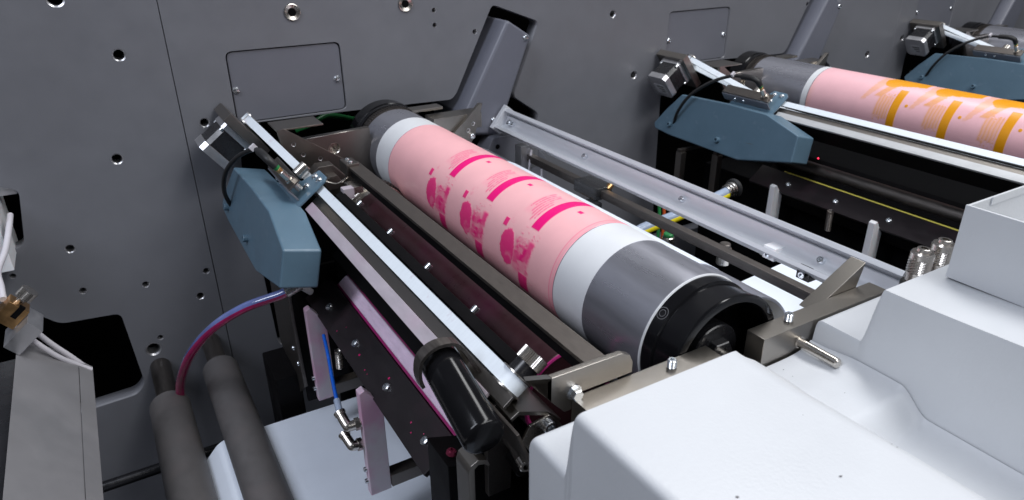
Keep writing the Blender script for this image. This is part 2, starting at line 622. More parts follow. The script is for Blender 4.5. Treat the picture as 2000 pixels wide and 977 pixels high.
def swing_arm():
    a = thing('swing_arm', (0.56, 0.0, -0.35), 'grey painted sloping arm in its slot above the aluminium rail', 'arm', 'grey arms rising out of slots in the wall')
    g = G()
    # bevelled left flank, flat front
    F = [(0.616, -0.152), (0.661, -0.181), (0.594, -0.345), (0.545, -0.338), (0.530, -0.300)]
    Bk = [(0.609, -0.150), (0.662, -0.1815), (0.595, -0.350), (0.531, -0.345), (0.521, -0.300)]
    n = len(F)
    vs = [(x, -0.026, z) for x, z in F] + [(x, -0.004, z) for x, z in Bk] + [(x, 0.10, z) for x, z in Bk]
    fs = [tuple(range(n))] + [(i, (i + 1) % n, n + (i + 1) % n, n + i) for i in range(n)] + [(n + i, n + (i + 1) % n, 2 * n + (i + 1) % n, 2 * n + i) for i in range(n)] + [tuple(range(3 * n - 1, 2 * n - 1, -1))]
    g.add(vs, fs)
    g.build('arm_shell', 'arm', a, bevel=0.005, seg=4, ang=50)
    screw(a, (0.650, -0.026, -0.184), (0, -1, 0), 0.0052, 'pan')
    screw(a, (0.584, -0.026, -0.318), (0, -1, 0), 0.0052, 'pan')
    return a


sa = swing_arm()
copy_thing(sa, DX, 'grey painted sloping arm behind the ochre printed cylinder')
copy_thing(sa, 2 * DX, 'grey painted sloping arm behind the bare far cylinder')

# ------------------------------------------------------------------ plate cylinder
CX, CZ, CR = 0.3843, -0.3199, 0.0576


def noise2(shape_y, shape_t, ny, nt, seed):
    rs = np.random.RandomState(seed)
    gq = rs.rand(ny + 2, nt + 2)
    yy = shape_y * ny
    tt = shape_t * nt
    i = np.clip(yy.astype(int), 0, ny)
    j = np.clip(tt.astype(int), 0, nt)
    fy, ft = yy - i, tt - j
    fy, ft = fy * fy * (3 - 2 * fy), ft * ft * (3 - 2 * ft)
    return (gq[i, j] * (1 - fy) + gq[i + 1, j] * fy) * (1 - ft) + (gq[i, j + 1] * (1 - fy) + gq[i + 1, j + 1] * fy) * ft


def fbm(a, b, n, seed, octv=4):
    s = 0
    t = 0
    for k in range(octv):
        amp = 0.55 ** k
        s = s + amp * noise2(a, b, n * 2 ** k, n * 2 ** k, seed + k)
        t += amp
    return s / t


def sstep(x, lo, hi):
    t = np.clip((x - lo) / (hi - lo), 0, 1)
    return t * t * (3 - 2 * t)


def rect(wv, tv, w0_, w1_, t0, t1, s=0.5):
    return sstep(wv, w0_ - s, w0_ + s) * (1 - sstep(wv, w1_ - s, w1_ + s)) * sstep(tv, t0 - s, t0 + s) * (1 - sstep(tv, t1 - s, t1 + s))


def paint_magenta(Y, T):
    ink = np.zeros_like(Y)
    ny = (Y - Y.min()) / (Y.max() - Y.min()) * 0.999
    nt = (T - T.min()) / (T.max() - T.min()) * 0.999
    big_ = fbm(ny, nt, 30, 3)
    fine = fbm(ny, nt, 90, 9)
    for k, yb in enumerate((-0.3555, -0.4495, -0.5435)):
        wv = (yb - Y) * 1000
        tv = T
        ink = np.maximum(ink, rect(wv, tv, -7.0, 7.0, 54, 135.5))
        ink = np.maximum(ink, rect(wv, tv, 19, 26, 90, 94.5))
        for q, (t0, t1) in enumerate(((84, 117), (87, 113), (84, 121), (86, 124), (98, 130), (101, 127))):
            w0_ = -33.5 + q * 4.1
            ln = rect(wv, tv, w0_, w0_ + 2.4, t0, t1, 0.4)
            words = sstep(fbm(ny, nt, 140, 40 + q, 2), 0.30, 0.42)
            letters = 0.55 + 0.45 * np.sin(tv * 5.3 + 9 * q + 6 * fine) * np.sin(wv * 3.1)
            ink = np.maximum(ink, ln * (0.30 + 0.30 * words * letters + 0.16 * words))
        ink = np.maximum(ink, rect(wv, tv, -35, -9, 85, 124, 3) * (0.10 + 0.10 * big_))
        ink = np.maximum(ink, rect(wv, tv, -50.5, -43, 139.5, 148.5) * 0.95)
        # dark hair mass and soft shaded portrait
        e = ((wv + 31 - 0.14 * (tv - 166)) / 14.0) ** 2 + ((tv - 167) / 19.0) ** 2 + (fine - 0.5) * 0.6
        hair = 1 - sstep(e, 0.85, 1.05)
        inner = ((wv + 26) / 7.5) ** 2 + ((tv - 177) / 8) ** 2
        hair = hair * (0.92 - 0.35 * (1 - sstep(inner, 0.4, 1.2)) * sstep(big_, 0.40, 0.62))
        ink = np.maximum(ink, np.clip(hair, 0, 1) ** 0.7 * (0.93 + 0.07 * fine))
        edge = (wv + 26) + 0.55 * (tv - 150)
        reg = sstep(wv, -24, -12) * (1 - sstep(wv - 0.22 * (tv - 160) * 0 + (fine - .5) * 8, 9, 15)) * sstep(tv + (fine - .5) * 16, 147, 158) * (1 - sstep(tv, 178, 190))
        sw = 0.5 + 0.5 * np.sin(0.42 * wv + 0.16 * (tv - 150) + 9 * big_)
        face = reg * (0.50 + 0.48 * sstep(big_, 0.34, 0.58)) * (0.80 + 0.20 * sw)
        ink = np.maximum(ink, face)
        corner = sstep(wv, -2, 7) * (1 - sstep(wv + (fine - .5) * 5, 11, 15)) * sstep(tv, 146, 150) * (1 - sstep(tv, 156, 176))
        ink = np.maximum(ink, corner * (0.76 + 0.24 * big_))
        wisps = sstep(fine, 0.62, 0.74) * sstep(wv, -20, -10) * (1 - sstep(wv, 12, 17)) * sstep(tv, 134, 142) * (1 - sstep(tv, 152, 158))
        ink = np.maximum(ink, wisps * 0.6)
        faint = rect(wv, tv, -40, -33, 130, 146, 3) * sstep(fine, 0.5, 0.75) * 0.35
        ink = np.maximum(ink, faint)
        pt = rect(wv + 0.22 * (tv - 190), tv, -7, 10, 184, 206, 0.8)
        ink = np.maximum(ink, pt * (0.85 + 0.15 * fine))
        ink = np.maximum(ink, rect(wv, tv, -34, -30, 60, 84, 1.5) * 0.0)
    ink = np.maximum(ink, np.exp(-((Y + 0.5945) / 0.0006) ** 2) * 0.62)
    ink = np.maximum(ink, np.exp(-((Y + 0.5995) / 0.0006) ** 2) * 0.35)
    ink = np.maximum(ink, sstep(-Y, 0.594, 0.5955) * 0.12)
    ink = np.maximum(ink, np.exp(-((Y + 0.1835) / 0.0009) ** 2) * 0.40)
    dirt = sstep(fbm(ny, nt, 60, 77), 0.70, 0.80) * sstep(T, 178, 200) * 0.5
    ink = np.maximum(ink, dirt)
    base = np.array((0.88, 0.465, 0.485))
    tint = np.array((0.84, 0.001, 0.19))
    tone = 1 - 0.06 * (fbm(ny, nt, 12, 21) - 0.5)
    return base, tint, ink, tone


def paint_ochre(Y, T):
    ink = np.zeros_like(Y)
    ny = (Y - Y.min()) / (Y.max() - Y.min()) * 0.999
    nt = (T - T.min()) / (T.max() - T.min()) * 0.999
    big_ = fbm(ny, nt, 30, 13)
    fine = fbm(ny, nt, 80, 19)
    for k, yb in enumerate((-0.394, -0.4835, -0.573)):
        wv = (yb - Y) * 1000
        ink = np.maximum(ink, rect(wv, T, -7.2, 7.2, 121, 193))
        d = np.hypot(wv - 18, T - 149)
        ink = np.maximum(ink, 1 - sstep(d, 2.3, 3.3))
        jit = (fine - .5) * 6
        e = ((wv + 29) / 18) ** 2 + ((T - 101) / 19) ** 2 + (fine - .5) * 0.35
        ink = np.maximum(ink, 1 - sstep(e, 0.85, 1.05))
        ink = np.maximum(ink, rect(wv, T + jit + 0.2 * np.clip(wv + 20, 0, 60), -30, 26, 70, 114, 1.5))
        ink = np.maximum(ink, rect(wv, T + jit * 2.4, -44, 6, 72, 92, 2.0) * 0.9)
        # arc of drips running round the blob
        arc = wv + 46 + 0.0042 * np.clip(T - 88, 0, 80) ** 2
        wid = np.clip(12 - 0.13 * (T - 90), 3.0, 12)
        drip = (1 - sstep(np.abs(arc + jit * 0.8) / wid, 0.75, 1.1)) * rect(wv * 0, T, -1, 1, 84, 152, 4)
        ink = np.maximum(ink, drip * (0.86 + 0.14 * sstep(fine + 0.25 * np.sin(T * 0.35), 0.38, 0.55)))
        hook = (1 - sstep(np.abs(wv + 30 + 0.55 * (T - 126) + jit * 0.6) / 7.0, 0.8, 1.15)) * rect(wv * 0, T, -1, 1, 117, 142, 2)
        ink = np.maximum(ink, hook * (0.84 + 0.16 * sstep(big_, 0.4, 0.6)))
        cols_ = sstep(np.sin(wv * 1.15 + 2.5 * big_), -0.5, 0.5)
        st = rect(wv, T + (fine - .5) * 30 * cols_, -35, -9, 136, 178, 2.0) * (0.34 + 0.28 * cols_)
        ink = np.maximum(ink, st)
    ink = np.maximum(ink, sstep(Y, -0.236, -0.218) * 0.35 * sstep(T, 110, 190) * (0.6 + 0.8 * (fine - 0.3)))
    base = np.array((0.85, 0.49, 0.53))
    tint = np.array((0.76, 0.31, 0.003))
    tone = 1 - 0.06 * (fbm(ny, nt, 12, 22) - 0.5)
    return base, tint, ink, tone


def plate_mesh(name, parent, dx, y0, y1, paint, material):
    ys = np.linspace(y0, y1, 560)
    th = np.concatenate([np.linspace(40, 226, 280), np.linspace(232, 394, 28)])
    Yg, Tg = np.meshgrid(ys, th, indexing='ij')
    base, tint, ink, tone = paint(Yg, np.clip(Tg, 40, 230))
    ink = np.where(Tg > 230, 0, np.clip(ink, 0, 1))
    R_ = CR + 0.0004 + 0.00025 * ink
    R_[0, :] = CR - 0.0002
    R_[-1, :] = CR - 0.0002
    b = Vector(parent['_base'])
    X = CX + dx + R_ * np.cos(np.radians(Tg)) - b[0]
    Z = CZ + R_ * np.sin(np.radians(Tg)) - b[2]
    n, m = Yg.shape
    co = np.stack([X, Yg - b[1], Z], -1).reshape(-1, 3)
    me = bpy.data.meshes.new(name)
    idx = np.arange(n * m).reshape(n, m)
    q = np.stack([idx[:-1, :-1], idx[:-1, 1:], idx[1:, 1:], idx[1:, :-1]], -1).reshape(-1, 4)
    me.vertices.add(n * m)
    me.vertices.foreach_set('co', co.ravel())
    me.loops.add(q.size)
    me.loops.foreach_set('vertex_index', q.ravel())
    me.polygons.add(len(q))
    me.polygons.foreach_set('loop_start', np.arange(0, q.size, 4))
    me.update(calc_edges=True)
    me.polygons.foreach_set('use_smooth', np.ones(len(q), bool))
    cc = np.ones((n, m, 4))
    # halftone-like mixing: light tints pass through a saturated pink
    k = ink[..., None]
    mid = base * np.array((0.98, 0.52, 0.70)) if tint[1] < 0.1 else base * np.array((0.98, 0.85, 0.55))
    lo = base * (1 - np.clip(k * 2, 0, 1)) + mid * np.clip(k * 2, 0, 1)
    hi = mid * (1 - np.clip(k * 2 - 1, 0, 1)) + tint * np.clip(k * 2 - 1, 0, 1)
    cc[..., :3] = np.where(k < 0.5, lo, hi) * tone[..., None]
    at = me.attributes.new('ink', 'FLOAT_COLOR', 'POINT')
    at.data.foreach_set('color', cc.reshape(-1).astype(np.float32))
    me.materials.append(M[material])
    me.validate()
    return link(name, me, parent)


def plate_cylinder(dx, label, y_ring, y_w0, y_p0, y_p1, y_w1, y_end, paint, material):
    c = thing('plate_cylinder', (CX + dx, y_end, CZ - CR), label, 'printing cylinder', 'printing plate cylinders of the units')
    o = (CX + dx, 0, CZ)
    ax = (0, -1, 0)
    G().lathe(o, ax, [(-y_ring, 0), (-y_ring, CR - .001), (-y_ring + .001, CR), (-y_end - .0006, CR), (-y_end, CR - .0008), (-y_end, 0.030), (-y_end - 0.02, 0.028), (-y_end - 0.02, 0)], 128).build('sleeve', 'roller', c, ang=30)
    # driving gear ring at the wall
    g = G()
    g.lathe(o, ax, [(0.018, 0.03), (0.018, 0.0600), (0.020, 0.0620), (0.046, 0.0620), (0.048, 0.0605), (0.0555, 0.0600), (0.0555, 0.055), (0.018, 0.03)], 96)
    ring = g.build('gear_ring', 'gloss', c, ang=30)
    g = G()
    nt = 96
    for i in range(nt):
        t = 2 * math.pi * i / nt
        u = v3((math.cos(t), 0, math.sin(t)))
        w_ = v3((-math.sin(t), 0, math.cos(t)))
        g.prism([(0.0570, -0.0012), (0.0603, -0.0007), (0.0603, 0.0007), (0.0570, 0.0012)], o, u, w_, ax, 0.0600, 0.0700)
    g.lathe(o, ax, [(0.0560, 0.050), (0.0560, 0.0580), (0.0720, 0.0580), (0.0720, 0.050), (0.0560, 0.050)], 84)
    g.build('gear_teeth', 'dsteel', ring, ang=30)
    # a thin bright chamfer line at the operator end
    if paint:
        for a0, a1 in ((y_w0, y_p0 + 0.001), (y_p1 - 0.001, y_w1)):
            g = G()
            g.lathe(o, ax, [(-a0, CR - .0002), (-a0 + .0001, CR + .00025), (-a1 - .0001, CR + .00025), (-a1, CR - .0002)], 128)
            g.build('mounting_tape', 'tape', c)
        plate_mesh('printing_plate', c, dx, y_p0, y_p1, paint, material)
    return c


cA = plate_cylinder(0, 'grey steel plate cylinder carrying the pink plate with magenta print', -0.0725, -0.134, -0.1825, -0.6005, -0.648, -0.7255, paint_magenta, 'print_magenta')
# end hub of the near cylinder
o = (CX, 0, CZ)
ax = (0, -1, 0)
g = G()
g.lathe(o, ax, [(0.7252, 0.0560), (0.7252, CR + 0.0001), (0.7264, CR + 0.0002), (0.7270, 0.0567), (0.7252, 0.0560)], 128)
g.build('end_ring', 'tape', cA)  # white colour stands in for the bright glint on the chamfer
g = G()
g.lathe(o, ax, [(0.7200, 0.02), (0.7250, 0.0566), (0.7380, 0.0566), (0.7388, 0.0555), (0.7392, 0.0545), (0.7600, 0.0558), (0.7620, 0.0565), (0.7640, 0.0562), (0.7645, 0.0545), (0.7645, 0.0500), (0.7630, 0.0490), (0.7400, 0.0480), (0.7400, 0.0)], 128)
hub = g.build('end_hub', 'gloss', cA, ang=30)
g = G()
g.lathe(o, ax, [(0.7395, 0), (0.7395, 0.0245), (0.7520, 0.0245), (0.7530, 0.0235), (0.7530, 0)], 64)
g.build('hub_boss', 'black', hub)
g = G()
g.lathe(o, ax, [(0.752, 0), (0.752, 0.0135), (0.7595, 0.0135), (0.7605, 0.0125), (0.7605, 0.0070), (0.752, 0.0070)], 6)
g.build('hex_nut', 'black', hub, ang=25)
G().cyl((CX, -0.70, CZ), (CX, -0.792, CZ), 0.0062, 24).build('shaft', 'nickel', cA)
# ring-shaped emblem printed on the black hub flange
g = G()
t0 = math.radians(137)
ec = v3((CX + 0.0568 * math.cos(t0), -0.7318, CZ + 0.0568 * math.sin(t0)))
en = v3((math.cos(t0), 0, math.sin(t0)))
eu = v3((-math.sin(t0), 0, math.cos(t0)))
for r0, r1 in ((0.0048, 0.0054), (0.0026, 0.0031)):
    for i in range(28):
        a0, a1 = 2 * math.pi * i / 28, 2 * math.pi * (i + 1) / 28
        P = []
        for rr, aa in ((r0, a0), (r1, a0), (r1, a1), (r0, a1)):
            du, dy = rr * math.cos(aa), rr * math.sin(aa)
            tt = t0 + du / 0.0568
            P.append((CX + 0.05675 * math.cos(tt), -0.7318 + dy, CZ + 0.05675 * math.sin(tt)))
        g.add(P, [(0, 1, 2, 3)])
g.build('emblem', 'logo', hub, shade=False)

cB = plate_cylinder(DX, 'grey cylinder carrying the pink plate with ochre print', -0.0725, -0.208, -0.221, -0.655, -0.68, -0.7255, paint_ochre, 'print_ochre')
cC = plate_cylinder(2 * DX + 0.006, 'bare grey cylinder of the far unit without a printing plate', -0.0725, 0, 0, 0, 0, -0.7255, None, None)

# impression cylinder with the label web on it
IX, IZ, IR = 0.489, -0.417, 0.085
c = thing('impression_cylinder', (IX, -0.688, IZ - IR), 'dark grey impression cylinder pressed against the magenta plate cylinder', 'roller')
o = (IX, 0, IZ)
G().lathe(o, ax, [(0.10, 0), (0.10, IR), (0.6865, IR), (0.688, IR - .0015), (0.688, 0.03), (0.70, 0.03), (0.70, 0)], 128).build('roller_body', 'roller', c, ang=30)
g = G()
g.lathe(o, ax, [(0.6881, 0.04), (0.6881, IR - 0.003), (0.6890, IR - 0.0035), (0.6890, 0.04), (0.6881, 0.04)], 96)
g.build('end_plate', M['steelx'], c)
for a in (62, 20, 110, 160):
    t = math.radians(a)
    screw(c, (IX + 0.071 * math.cos(t), -0.689, IZ + 0.071 * math.sin(t)), (0, -1, 0), 0.0046, 'socket')
g = G()
g.lathe(o, ax, [(0.190, IR + .0001), (0.190, IR + .0006), (0.606, IR + .0006), (0.606, IR + .0001)], 128)
tag(g.build('label_web', 'paper'), 'white label web wrapped round the impression cylinder', 'paper web')

# anilox roller
AX_, AZ_, AR_ = 0.2905, -0.3705, 0.0445
c = thing('anilox_roller', (AX_, -0.681, AZ_ - AR_), 'dark ink stained anilox roller under the white belt', 'roller')
o = (AX_, 0, AZ_)
G().lathe(o, ax, [(0.235, 0), (0.235, AR_), (0.6800, AR_), (0.681, AR_ - .001), (0.681, 0)], 96).build('roller_body', 'anilox', c, ang=30)
g = G()
g.lathe(o, ax, [(0.6812, AR_ - .004), (0.6812, AR_ + .0003), (0.6826, AR_ + .0003), (0.6832, AR_ - .0012), (0.6812, AR_ - .004)], 96)
g.build('ink_film', 'strip_edge', c, ang=30)
g = G()
for i in range(60):
    t = 2 * math.pi * i / 60
    u = v3((math.cos(t), 0, math.sin(t)))
    w_ = v3((-math.sin(t), 0, math.cos(t)))
    g.prism([(0.044, -0.0015), (0.050, -0.0008), (0.050, 0.0008), (0.044, 0.0015)], o, u, w_, ax, 0.196, 0.212)
g.lathe(o, ax, [(0.190, 0), (0.190, 0.0452), (0.2125, 0.0452), (0.2125, 0)], 60)
g.build('gear', 'dsteel', c, ang=30)
g = G()
g.lathe(o, ax, [(0.2128, 0), (0.2128, 0.047), (0.219, 0.047), (0.220, 0.046), (0.2200, 0.044), (0.235, 0.044), (0.235, 0)], 72)
g.build('collar', 'nickel', c, ang=30)

# long steel guard bar between anilox and plate cylinder
b = thing('guard_bar', (0.268, -0.48, -0.302), 'long flat steel bar lying beside the pink plate cylinder', 'bar')
G().box(0.2580, 0.2765, -0.7595, -0.205, -0.2935, -0.290).build('flat_bar', 'bardark', b, bevel=0.0004)
G().box(0.2600, 0.2750, -0.7580, -0.207, -0.304, -0.2937).build('bar_side_shade', 'darkbody', b)  # dark strip added in place of shade on the bar's side
G().box(0.254, 0.272, -0.225, -0.195, -0.303, -0.286).build('end_lug', 'dsteel', b, bevel=0.002)
for y in (-0.204, -0.217):
    screw(b, (0.2625, y, -0.286), (0, 0, 1), 0.0033, 'button')

# ------------------------------------------------------------------ belt drive of the inking head


def belt_drive():
    d = thing('belt_drive', ad(-0.02, -0.405, -0.40), 'x', 'belt drive', 'motor driven belt units with blue covers')
    # blue folded cover
    A2, N2 = v3((0.970, 0, -0.242)), v3((0.242, 0, 0.970))
    o2 = (0.133, 0, -0.323)
    prof = [(-0.030, -0.052), (-0.055, -0.018), (-0.085, 0.0155), (-0.200, 0.0205), (-0.289, 0.0205), (-0.363, 0.0), (-0.366, -0.0445), (-0.257, -0.069), (-0.080, -0.066), (-0.036, -0.062)]
    g = G()
    g.prism([(h, y) for y, h in prof][::-1], o2, N2, (0, 1, 0), A2, 0.0, 0.0435)
    cov = g.build('cover', 'blue', d, bevel=0.0026, seg=3)
    for y, h in ((-0.076, -0.046), (-0.203, -0.046)):
        p = v3(o2) + N2 * h - A2 * 0.0002
        screw(cov, (p[0], y, p[2]), -A2, 0.0050, 'socket', material='blue')
    g = G()
    g.prism([(-0.0500, -0.170), (-0.0500, -0.270), (-0.003, -0.270), (0.003, -0.264), (0.003, -0.236), (-0.022, -0.222), (-0.034, -0.170)], NV * -0.3555, AV, (0, 1, 0), NV, -0.0035, 0.0)
    fl = g.build('cover_flange', 'blue', cov, bevel=0.0012)
    for a, y in ((-0.0065, -0.243), (-0.022, -0.246), (-0.006, -0.259)):
        screw(fl, ad(a, -0.3555, y), NV, 0.0046, 'button')
    # stepper motor
    def sq(h0, h1, half, chf, name, m, par, bev=0.0008):
        c0 = ad(0, -0.308, -0.045)
        q = half
        poly = [(-q + chf, -q), (q - chf, -q), (q, -q + chf), (q, q - chf), (q - chf, q), (-q + chf, q), (-q, q - chf), (-q, -q + chf)]
        return G().prism(poly, c0, NV, (0, 1, 0), AV, h0, h1).build(name, m, par, bevel=bev)
    mot = sq(-0.0745, -0.0465, 0.0245, 0.0065, 'motor', 'black', d)
    sq(-0.0870, -0.0746, 0.0255, 0.0060, 'rear_cap', 'silver', mot)
    sq(-0.0464, -0.0380, 0.0258, 0.0040, 'front_flange', 'silver', mot)
    G().prism([(-0.013, -0.015), (0.009, -0.015), (0.009, 0.014), (-0.013, 0.014)], ad(0, -0.311, -0.045), NV, (0, 1, 0), AV, -0.0874, -0.0869).build('rating_label', 'label', mot)
    g = G()
    for k in range(3):
        g.prism([(-0.009 + k * 0.006, -0.011), (-0.006 + k * 0.006, -0.011), (-0.006 + k * 0.006, -0.001 + k * 0.004), (-0.009 + k * 0.006, -0.001 + k * 0.004)], ad(0, -0.311, -0.045), NV, (0, 1, 0), AV, -0.08765, -0.08735)
    g.build('label_print', 'logo', mot)
    for sn in (-1, 1):
        for sy in (-1, 1):
            p = ad(-0.0465, -0.308 + sn * 0.0215, -0.045 + sy * 0.0215)
            screw(mot, p, -AV, 0.0032, 'socket')
    G().prism([(-0.276, -0.004), (-0.276, -0.080), (-0.350, -0.080), (-0.350, -0.004)], (0, 0, 0), NV, (0, 1, 0), AV, -0.0378, -0.0235).build('mounting_plate', 'steel', d, bevel=0.0010)
    # timing belt: motor pulley -> head -> end pulley -> back
    outer = []
    ra, rb = 0.0105, 0.0115
    for t in np.linspace(200, 100, 9):     # round the motor pulley
        outer.append((-0.062 - ra * math.cos(math.radians(t)) * 1, -0.306 + ra * math.sin(math.radians(t))))
    outer += [(-0.205, -0.3590), (-0.235, -0.3632), (-0.300, -0.3632)]
    for t in np.linspace(90, -90, 13):
        outer.append((-0.7165 - rb * math.cos(math.radians(t)), -0.374 + rb * math.sin(math.radians(t))))
    outer += [(-0.300, -0.3855), (-0.245, -0.382), (-0.060, -0.318)]
    P = np.array(outer)
    cen = P.mean(0)
    n = len(P)
    inn = []
    for i in range(n):
        t = P[(i + 1) % n] - P[i - 1]
        nn = np.array((-t[1], t[0]))
        nn /= np.linalg.norm(nn)
        inn.append(P[i] - nn * 0.0016)
    test = np.array(inn)
    if np.abs(test - cen).mean() > np.abs(P - cen).mean():
        inn = [2 * p - q for p, q in zip(P, inn)]
    g = G()
    vs = []
    for a in (-0.0190, -0.0080):
        for (y, dd) in list(P) + list(inn):
            vs.append(ad(a, dd, y))
    fs = []
    for i in range(n):
        j = (i + 1) % n
        fs += [(i, j, 2 * n + j, 2 * n + i), (n + i, 3 * n + i, 3 * n + j, n + j), (i, n + i, n + j, j), (2 * n + i, 2 * n + j, 3 * n + j, 3 * n + i)]
    g.add(vs, fs)
    belt = g.build('timing_belt', 'belt', d, ang=40)
    # dark tooth row showing along the belt's edge
    g = G()
    for y in np.arange(-0.275, -0.712, -0.0022):
        g.prism([(-0.0204, -0.366), (-0.0191, -0.366), (-0.0191, -0.3632), (-0.0204, -0.3632)], (0, y, 0), AV, NV, (0, -1, 0), 0.0, 0.0013)
    g.build('belt_teeth', 'rubber', belt, shade=False)
    for nm, yy, dd, r in (('motor_pulley', -0.062, -0.306, 0.0088), ('end_pulley', -0.7165, -0.374, 0.0098)):
        p = ad(0, dd, yy)
        g = G()
        g.lathe(p, AV, [(-0.0205, 0), (-0.0205, r + 0.0035), (-0.0196, r + 0.0035), (-0.0194, r), (-0.0078, r), (-0.0076, r + 0.0035), (-0.0066, r + 0.0035), (-0.0066, 0)], 40)
        g.build(nm, 'nickel', d, ang=30)
    # idler
    G().cyl(ad(-0.0215, -0.3500, -0.212), ad(-0.0035, -0.3500, -0.212), 0.0082, 28).build('idler', 'nickel', d)
    # head extrusion
    G().prism([(-0.0436, -0.369), (-0.0312, -0.369), (-0.0312, -0.3652), (-0.0436, -0.3652)], (0, 0, 0), AV, NV, (0, -1, 0), 0.268, 0.715).build('front_plate', 'lightplate', d, bevel=0.0006)
    G().prism([(-0.0308, -0.3695), (-0.0206, -0.3695), (-0.0206, -0.3670), (-0.0308, -0.3670)], (0, 0, 0), AV, NV, (0, -1, 0), 0.262, 0.735).build('guide_channel', 'steel', d, bevel=0.0004)
    prb = G().prism([(-0.0435, -0.402), (0.0025, -0.410), (0.0040, -0.395), (0.0040, -0.3845), (-0.0060, -0.3830), (-0.0062, -0.392), (-0.0207, -0.390), (-0.0209, -0.3697), (-0.0435, -0.3697)], (0, 0, 0), AV, NV, (0, -1, 0), 0.262, 0.700).build('head_profile', 'darkbody', d, bevel=0.0006)
    for y in (-0.306, -0.406, -0.506, -0.605):
        G().cyl(ad(0.0005, -0.3935, y), ad(0.0105, -0.3935, y), 0.0035, 20).build('dowel_pin', 'zinc', prb)
    # knurled adjusting knob on the end pulley
    p = ad(0, -0.374, -0.7165)
    kb = G().lathe(p, AV, [(-0.0066, 0), (-0.0066, 0.0095), (0.0035, 0.0095), (0.0035, 0)], 36).build('knob_collar', 'black', d, ang=30)
    g = G()
    nk = 40
    prof = []
    for i in range(nk):
        t = 2 * math.pi * i / nk
        prof += [(0.0112 * math.cos(t), 0.0112 * math.sin(t)), (0.0104 * math.cos(t + math.pi / nk), 0.0104 * math.sin(t + math.pi / nk))]
    u, w_, a = frame_of(AV)
    g.prism(prof, p, u, w_, a, 0.0036, 0.0135)
    g.build('knurled_knob', 'nickel', kb, ang=20)
    return d


dA = belt_drive()
dA['label'] = 'motor and white belt drive with blue cover on the magenta unit'



# sensor bracket with plug and cable, one on each drive
def drive_sensor():
    s = thing('belt_sensor', ad(-0.03, -0.352, -0.22), 'x', 'sensor', 'cabled sensors on the belt drives')
    G().prism([(-0.0220, -0.155), (-0.0220, -0.262), (-0.040, -0.262), (-0.040, -0.155)], NV * -0.338, AV, (0, 1, 0), NV, 0, 0.0022).build('bracket', 'dsteel', s, bevel=0.0006)
    G().prism([(-0.354, -0.155), (-0.354, -0.262), (-0.338, -0.262), (-0.338, -0.155)], AV * -0.040, NV, (0, 1, 0), AV, -0.0022, 0).build('bracket_flange', 'panel', s, bevel=0.0006)
    for y in (-0.185, -0.205):
        screw(s, ad(-0.0422, -0.346, y), -AV, 0.0032, 'button')
    p0, p1 = ad(-0.030, -0.336, -0.248), ad(-0.030, -0.318, -0.248)
    G().cyl(ad(-0.030, -0.352, -0.248), p1, 0.0042, 20).build('sensor_body', 'nickel', s)
    G().lathe(p0, NV, [(0.0, 0), (0.0, 0.0066), (0.0042, 0.0066), (0.0042, 0)], 6).build('lock_nut', 'nickel', s, ang=25)
    G().cyl(ad(-0.030, -0.318, -0.248), ad(-0.030, -0.313, -0.248), 0.0038, 20).build('plug_ring', 'brass', s)
    G().cyl(ad(-0.030, -0.313, -0.248), ad(-0.030, -0.309, -0.248), 0.0040, 20).build('status_ring', 'green', s)
    G().tube([ad(-0.030, -0.309, -0.248), ad(-0.030, -0.299, -0.246), ad(-0.030, -0.2945, -0.236), ad(-0.031, -0.2945, -0.214)], 0.0050, 14).build('plug_boot', 'rubber', s)
    G().tube([ad(-0.031, -0.2945, -0.222), ad(-0.034, -0.296, -0.190), ad(-0.056, -0.300, -0.155), ad(-0.084, -0.314, -0.122), ad(-0.108, -0.340, -0.098), ad(-0.119, -0.372, -0.078), ad(-0.112, -0.392, -0.050), ad(-0.092, -0.386, -0.022)], 0.0030, 12).build('cable', 'rubber', s)
    for (a, d, y) in ((-0.033, -0.292, -0.196), (-0.117, -0.382, -0.066)):
        G().prism([(-0.0042, -0.003), (0.0042, -0.003), (0.0042, 0.004), (-0.0042, 0.004)], ad(a, d, y), AV, NV, (0, 1, 0), -0.0022, 0.0022).build('cable_tie', 'cable', s, bevel=0.0006)
    return s


sA = drive_sensor()
sA['label'] = 'sensor plug with black cable beside the blue cover of the magenta unit'
dB = copy_thing(dA, DX, 'motor and belt drive with blue cover in front of the ochre cylinder')
recolour(dB, 'front_plate', 'lightplate_clean')
copy_thing(sA, DX, 'sensor plug with black cable on the drive of the ochre cylinder')
dC = copy_thing(dA, 2 * DX + 0.004, 'motor and blue cover below the bare far cylinder')
recolour(dC, 'front_plate', 'lightplate_clean')
copy_thing(sA, 2 * DX + 0.004, 'sensor plug with black cable on the drive of the bare far cylinder')

# ------------------------------------------------------------------ ink chamber


